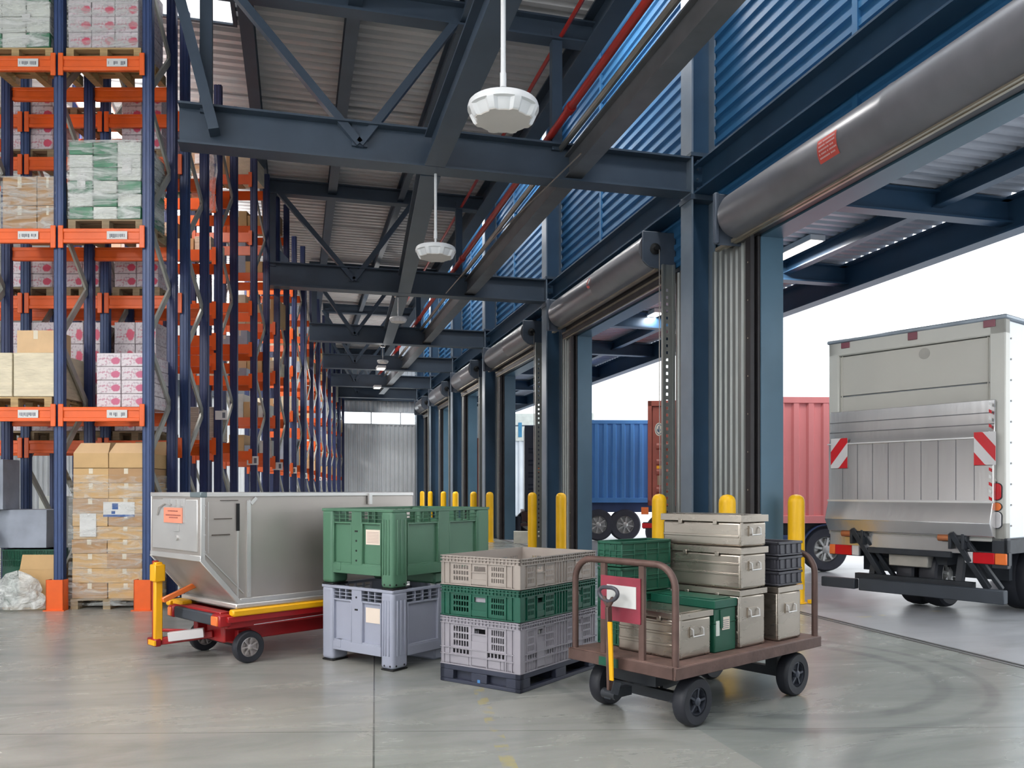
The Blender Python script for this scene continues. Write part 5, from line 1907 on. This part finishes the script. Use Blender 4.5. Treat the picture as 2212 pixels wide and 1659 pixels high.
# grab handle, oval lamps on the right post
MB().tube([(0, -2.275, 2.28), (-.05, -2.275, 2.24), (-.05, -2.275, 1.75), (0, -2.30, 1.70)], .014, 8).build('grab_handle', M['alloypipe'], t)
for pa, pb, qa, qb, m in ((2172, 2188, 1044, 1080, 'lampred'), (2173, 2188, 1086, 1104, 'amber'), (2172, 2188, 1106, 1142, 'lampwhite')):
    u0, z1 = rear(pa, qa)
    u1, z0 = rear(pb, qb)
    yc, zc, rx, rz = -2.305, (z0 + z1) / 2, .052, (z1 - z0) / 2
    poly = []
    for i in range(24):
        a = 2 * math.pi * i / 24
        ca, sa = math.cos(a), math.sin(a)
        poly.append((yc + rx * ca, zc + (rz - rx if rz > rx else 0) * (1 if sa > 0 else -1) * (1 if rz > rx else 0) + min(rx, rz) * sa))
    b = MB().prism([(yc + (p_[0] - yc) * 1.2, zc + (p_[1] - zc) * 1.08) for p_ in poly], 'x', -.012, 0).build('lamp_rim', M['chassis'], t)
    MB().prism(poly, 'x', -.026, -.010).build('side_lamp', M[m], b, bevel=0.004)
# lower hardware
MB().box(.0, .10, -1.95, -.02, .78, 1.0).build('skirt_plate', M['alulift'], t, bevel=0.01)
MB().box(-.03, .03, -1.75, -.62, .72, .80).box(.0, .1, -2.42, -2.24, .62, 1.0).box(.0, 5.0, -2.42, -2.38, .80, .98).build('cross_member', M['chassis'], t, bevel=0.006)
MB().box(.05, .45, -1.42, -.88, .56, .72).build('pump_box', mat('pump_box_grey', (172, 168, 160), .45, .3), t, bevel=0.01)
for u in (.50, 1.86):
    a = MB()
    a.bar((-.10, -u + .06, 1.06), (.15, -u - .28 * (1 if u < 1 else 1), .34), .07, .10, (1, 0, 0))
    a.bar((-.04, -u - .06, 1.0), (.25, -u - .40, .34), .05, .07, (1, 0, 0))
    a.box(-.12, .06, -u - .10, -u - .06, .84, 1.12).box(-.12, .06, -u + .06, -u + .10, .84, 1.12)
    a.cyl((-.06, -u - .12, .98), (-.06, -u + .20, .98), .05, 12)
    ar = a.build('lift_arm', M['chassis'], t, bevel=0.006)
    MB().cyl((-.07, -u + .10, .98), (-.07, -u + .24, .98), .045, 12).build('pivot_pin', mat('pin_copper', (190, 120, 80), .4, .5), ar)
MB().box(-.10, .02, -.46, .06, .20, .34).build('bumper_bar', M['rubbergrey'], t, bevel=0.01)
MB().box(-.10, .02, -2.42, -.52, .19, .36).build('bumper_bar', M['rubbergrey'], t, bevel=0.01)
for (y0, y1, order) in ((-.48, -.02, ('amber', 'lampred', 'lampwhite')), (-2.42, -1.92, ('lampwhite', 'lampred', 'amber'))):
    ys = sorted([y0, y1], reverse=True)
    hb = MB().box(.02, .10, y0 - .01, y1 + .01, .66, .82).build('lamp_bracket', M['chassis'], t)
    seg = [0, .2, .76, 1] if order[0] == 'amber' else [0, .2, .72, 1]
    for i in range(3):
        a = ys[0] - seg[i] * (ys[0] - ys[1])
        b = ys[0] - seg[i + 1] * (ys[0] - ys[1])
        MB().box(-.02, .03, b + .002, a - .002, .67, .81).build('tail_lamp', M[order[i]], hb, bevel=0.008)
ch = MB().box(.2, 5.5, -.95, -.80, .60, .95).box(.2, 5.5, -1.60, -1.45, .60, .95).box(.5, 2.2, -2.0, -.4, .55, .62).box(.6, .7, -2.2, -.2, .42, .95)
ch.box(.3, .7, -1.35, -1.0, .36, .56).box(.02, .12, -2.0, -.4, .34, .42)
ch.bar((.1, -.62, .36), (.25, -.62, .95), .08, .08).bar((.1, -1.80, .36), (.25, -1.80, .95), .08, .08)
ch.build('chassis', M['chassis'], t)
for y in (-1.05, -1.36, -2.12, -2.30):
    wheel('wheel', t, (.58 if y > -2 else 1.2, y, .45), .45, .25, M['rubber'], M['rim'], spokes=8, hub_r=.55)
for y in (-.35, -2.1):
    wheel('wheel', t, (4.9, y, .45), .45, .28, M['tyre'], M['rim'], spokes=8, hub_r=.55)
MB().box(5.85, 7.6, -2.3, -.1, .6, 2.7).box(5.82, 7.4, -2.25, -.15, 2.7, 3.2).build('cab', M['truckside'], t, bevel=0.12, seg=3)
rv = MB()
for i in range(10):
    rv.cyl((.20, -TW + .018, 1.15 + i * .26), (.20, -TW + .008, 1.15 + i * .26), .012, 8)
rv.build('rivet', M['alloypipe'], t)

# ------------------------------------------------------------------ containers on trailers in the yard
def ribbed_container(name, lab, x0, x1, d, dep, z0, z1, m, ang, wheels, base, wr, first_px=None):
    """side-on container: x0..x1 to the right, front side at distance d, turned by ang"""
    t = thing('shipping_container', lab, 'container', C(x0, d), -YAW + ang)
    w = x1 - x0
    b = MB().corr((0, .0, z0 + .12), (1, 0, 0), (0, 0, 1), w, z1 - z0 - .22, .28, .045, (0, 1, 0), duty=.45)
    b.box(0, w, .06, dep, z0 + .1, z1 - .02)
    b.build('side_panel', M[m], t, sheet=True, smooth=False)
    r = MB().box(0, w, -.01, .06, z1 - .12, z1).box(0, w, -.01, .06, z0, z0 + .15).box(0, .12, -.01, .06, z0, z1).box(w - .12, w, -.01, .06, z0, z1)
    r.build('frame_rail', M[m], t, bevel=0.006)
    c = thing('trailer', 'trailer with dark chassis and wheels under the ' + base, 'trailer', C(x0, d), -YAW + ang)
    MB().box(.1, w - .1, .1, dep - .1, z0 - .30, z0 - .002).build('chassis', M['bluestrip'] if m == 'bluebox' else M['chassis'], c)
    for wx in wheels:
        wheel('wheel', c, (wx, .22, wr), wr, .34, M['tyre'], M['rim'], spokes=8, hub_r=.58)
        MB().cyl((wx, .2, wr), (wx, dep - .3, wr), .07, 10).build('axle', M['chassis'], c)
    return t, c


tt, cc = ribbed_container('shipping_container', 'pale red ribbed shipping container behind the truck', 4.30, 7.2, 16.1, 2.3, .95, 3.40, 'redbox', .03, [1.82], 'pale red container', .44)
fd = MB()
pts = []
for i in range(13):
    a = math.radians(20 + 140 * i / 12)
    pts.append((1.82 + 0.50 * math.cos(a), .44 + .50 * math.sin(a)))
pts2 = [(1.82 + .47 * math.cos(math.radians(20 + 140 * i / 12)), .44 + .47 * math.sin(math.radians(20 + 140 * i / 12))) for i in range(12, -1, -1)]
fd.prism(pts + pts2, 'y', 0.02, .45)
fd.build('mudguard', M['bluestrip'], cc)
MB().box(.3, 1.1, .02, .6, .35, .72).build('tool_box', M['bluestrip'], cc, bevel=.02)
ribbed_container('shipping_container', 'bright blue ribbed shipping container seen through the second dock opening', 1.75, 4.55, 26.0, 2.4, 1.20, 3.78, 'bluebox', .02, [.95, 1.80], 'bright blue container', .50)

# brown container, end-on, with its doors and oval badge
BX, BD = 3.42, 21.0
t = thing('shipping_container', 'dark red-brown container seen end-on, with an oval badge on its door', 'container', C(BX, BD), -YAW - .17)
BW_ = 2.44
b = MB().box(0, BW_, .05, 4.2, 1.25, 3.80)
b.build('body', M['brownbox'], t)
fr = MB().box(0, .10, -.03, .06, 1.2, 3.84).box(BW_ - .1, BW_, -.03, .06, 1.2, 3.84).box(0, BW_, -.03, .06, 3.70, 3.84).box(0, BW_, -.03, .06, 1.2, 1.34)
fr.build('door_frame', M['brownbox'], t, bevel=.008)
for i in range(2):
    x0 = .12 + i * 1.1
    p = MB().box(x0, x0 + 1.08, .0, .05, 1.36, 3.68)
    for z in (1.5, 1.95, 2.2, 2.6):
        p.prism([(.0, z), (-.04, z + .05), (-.04, z + .12), (.0, z + .17)], 'x', x0 + .1, x0 + .98)
    dd = p.build('door', M['brownbox'], t)
    for q in (.42, .86):
        MB().cyl((x0 + q, -.05, 1.3), (x0 + q, -.05, 3.74), .016, 8).box(x0 + q - .03, x0 + q + .03, -.07, -.01, 2.75, 2.82).box(x0 + q - .03, x0 + q + .03, -.07, -.01, 1.95, 2.02).build('lock_rod', M['alloypipe'], dd)
    MB().bar((x0 + .28, -.06, 1.60), (x0 + .58, -.06, 1.60), .03, .03).build('lock_handle', M['alloypipe'], dd)
    if i == 0:
        def ov(rx, rz, y, zc=3.12, xc=.28):
            return [(xc + rx * math.cos(2 * math.pi * k / 28), zc + rz * math.sin(2 * math.pi * k / 28)) for k in range(28)]
        o = MB().prism(ov(.105, .165, 0), 'y', -.004, .0).build('oval_badge', mat('badge_pale', (206, 206, 190), .5), dd)
        MB().prism(ov(.085, .14, 0), 'y', -.006, -.004).build('badge_ring', mat('badge_blue', (60, 84, 110), .5), o)
        MB().prism(ov(.070, .12, 0), 'y', -.008, -.006).build('badge_field', mat('badge_pale', (206, 206, 190), .5), o)
        MB().prism([(.23, 3.10), (.255, 3.045), (.30, 3.045), (.325, 3.09), (.315, 3.14), (.295, 3.10), (.285, 3.20), (.265, 3.20), (.268, 3.10), (.25, 3.15)], 'y', -.010, -.008).build('badge_motif', mat('badge_blue', (60, 84, 110), .5), o)
        MB().box(.22, .46, -.005, 0, 2.13, 2.23).build('notice_strip', M['dollyyellow'], dd)
        MB().box(.24, .38, -.005, 0, 1.72, 1.98).build('data_plate', mat('data_plate', (150, 130, 104), .5), dd)
c = thing('trailer', 'trailer with amber and red tail lamps under the brown container', 'trailer', C(BX, BD), -YAW - .17)
MB().box(.3, 2.1, .1, 4.0, .9, 1.19).box(-.12, 2.3, -.02, .1, .62, .78).build('chassis', M['chassis'], c)
MB().box(-.14, .12, -.05, -.02, .64, .76).build('tail_lamp', M['lampred'], c)
MB().box(-.16, .02, -.04, .1, .98, 1.16).build('marker_lamp', M['amber'], c)
for x in (.2, 2.1):
    wheel('wheel', c, (x + .2, 1.6, .48), .48, .3, M['tyre'], M['rim'], spokes=8, hub_r=.58)

# navy container in the third opening
t = thing('shipping_container', 'navy container end-on with upright lock rods, in the third dock opening', 'container', C(.42, 27.5), -YAW)
b = MB().box(0, 1.2, .05, 2.8, .9, 3.72).build('body', M['darkbox'], t)
p = MB().box(.02, 1.18, 0, .05, 1.0, 3.68)
for z in (1.2, 1.6, 2.0, 2.4, 2.8):
    p.prism([(.0, z), (-.03, z + .05), (-.03, z + .13), (.0, z + .18)], 'x', .12, 1.1)
dd = p.build('door', M['darkbox'], t)
for x in (.30, .52, .95):
    MB().cyl((x, -.05, .95), (x, -.05, 3.7), .018, 8).build('lock_rod', M['alurail'], dd)
MB().box(.44, .56, -.06, -.03, 2.18, 2.32).build('marker', M['amber'], dd)
c = thing('trailer', 'trailer with silver lamps and a grey roller under the navy container', 'trailer', C(.42, 27.5), -YAW)
MB().box(-.1, 1.3, .1, 3.8, .55, .88).box(-.25, 1.2, -.05, .12, .40, .5).build('chassis', mat('chassis_maroon', (84, 50, 50), .5), c)
MB().cyl((-.22, .0, .25), (-.22, .0, .72), .10, 16).build('air_tank', M['tyre'], c)
for x in (.15, 1.1):
    wheel('wheel', c, (x, 1.0, .46), .46, .3, M['tyre'], M['rim'], spokes=8, hub_r=.58)
tag(MB().box(0, 1.2, 0, .5, 0, .35).build('loading_kerb', mat('kerb_pale', (196, 196, 184), .7), loc=C(.05, 24.8), rotz=-YAW), 'pale low kerb block in the yard beyond the third opening', 'kerb')

# low warehouse beyond the yard
t = thing('far_warehouse', 'pale ribbed warehouse beyond the yard with a small blue window mark', 'building', C(-.5, 46), -YAW - .05)
MB().corr((0, 0, 0.2), (1, 0, 0), (0, 0, 1), 5, 4.1, .3, .05, (0, 1, 0)).box(0, 5, .1, 6, 0, 4.3).build('wall', M['greywall'], t, sheet=True, smooth=False)
MB().box(0, 5, -.05, 6, 4.3, 5.8).build('fascia', M['whitegoods'], t)
MB().box(.85, 1.05, -.07, -.05, 4.5, 5.3).build('blue_mark', mat('mark_teal', (70, 140, 180), .5), t)
MB().box(0, 5, -.06, 0, 5.1, 5.16).build('gutter', M['plate'], t)
g = MB().prism([(.62, 6.3), (1.28, 6.2), (1.18, 7.6), (.62, 7.3)], 'y', -.1, 0)
g.build('roof_sign', M['steel'], t)
MB().prism([(.62, 6.8), (1.0, 6.7), (1.02, 7.1), (.62, 7.1)], 'y', -.13, -.1).build('sign_face', M['whitegoods'], t)
t = thing('sign_post', 'brown post carrying a white board, seen through the fourth dock opening', 'sign', C((1033 - CX) / F * 34, 34), -YAW)
MB().cyl((0, 0, 0), (0, 0, 3.7), .14, 14).build('post', M['brownbox'], t)
MB().box(-.25, .40, -.03, .03, 3.6, 5.0).build('board', M['paper'], t)
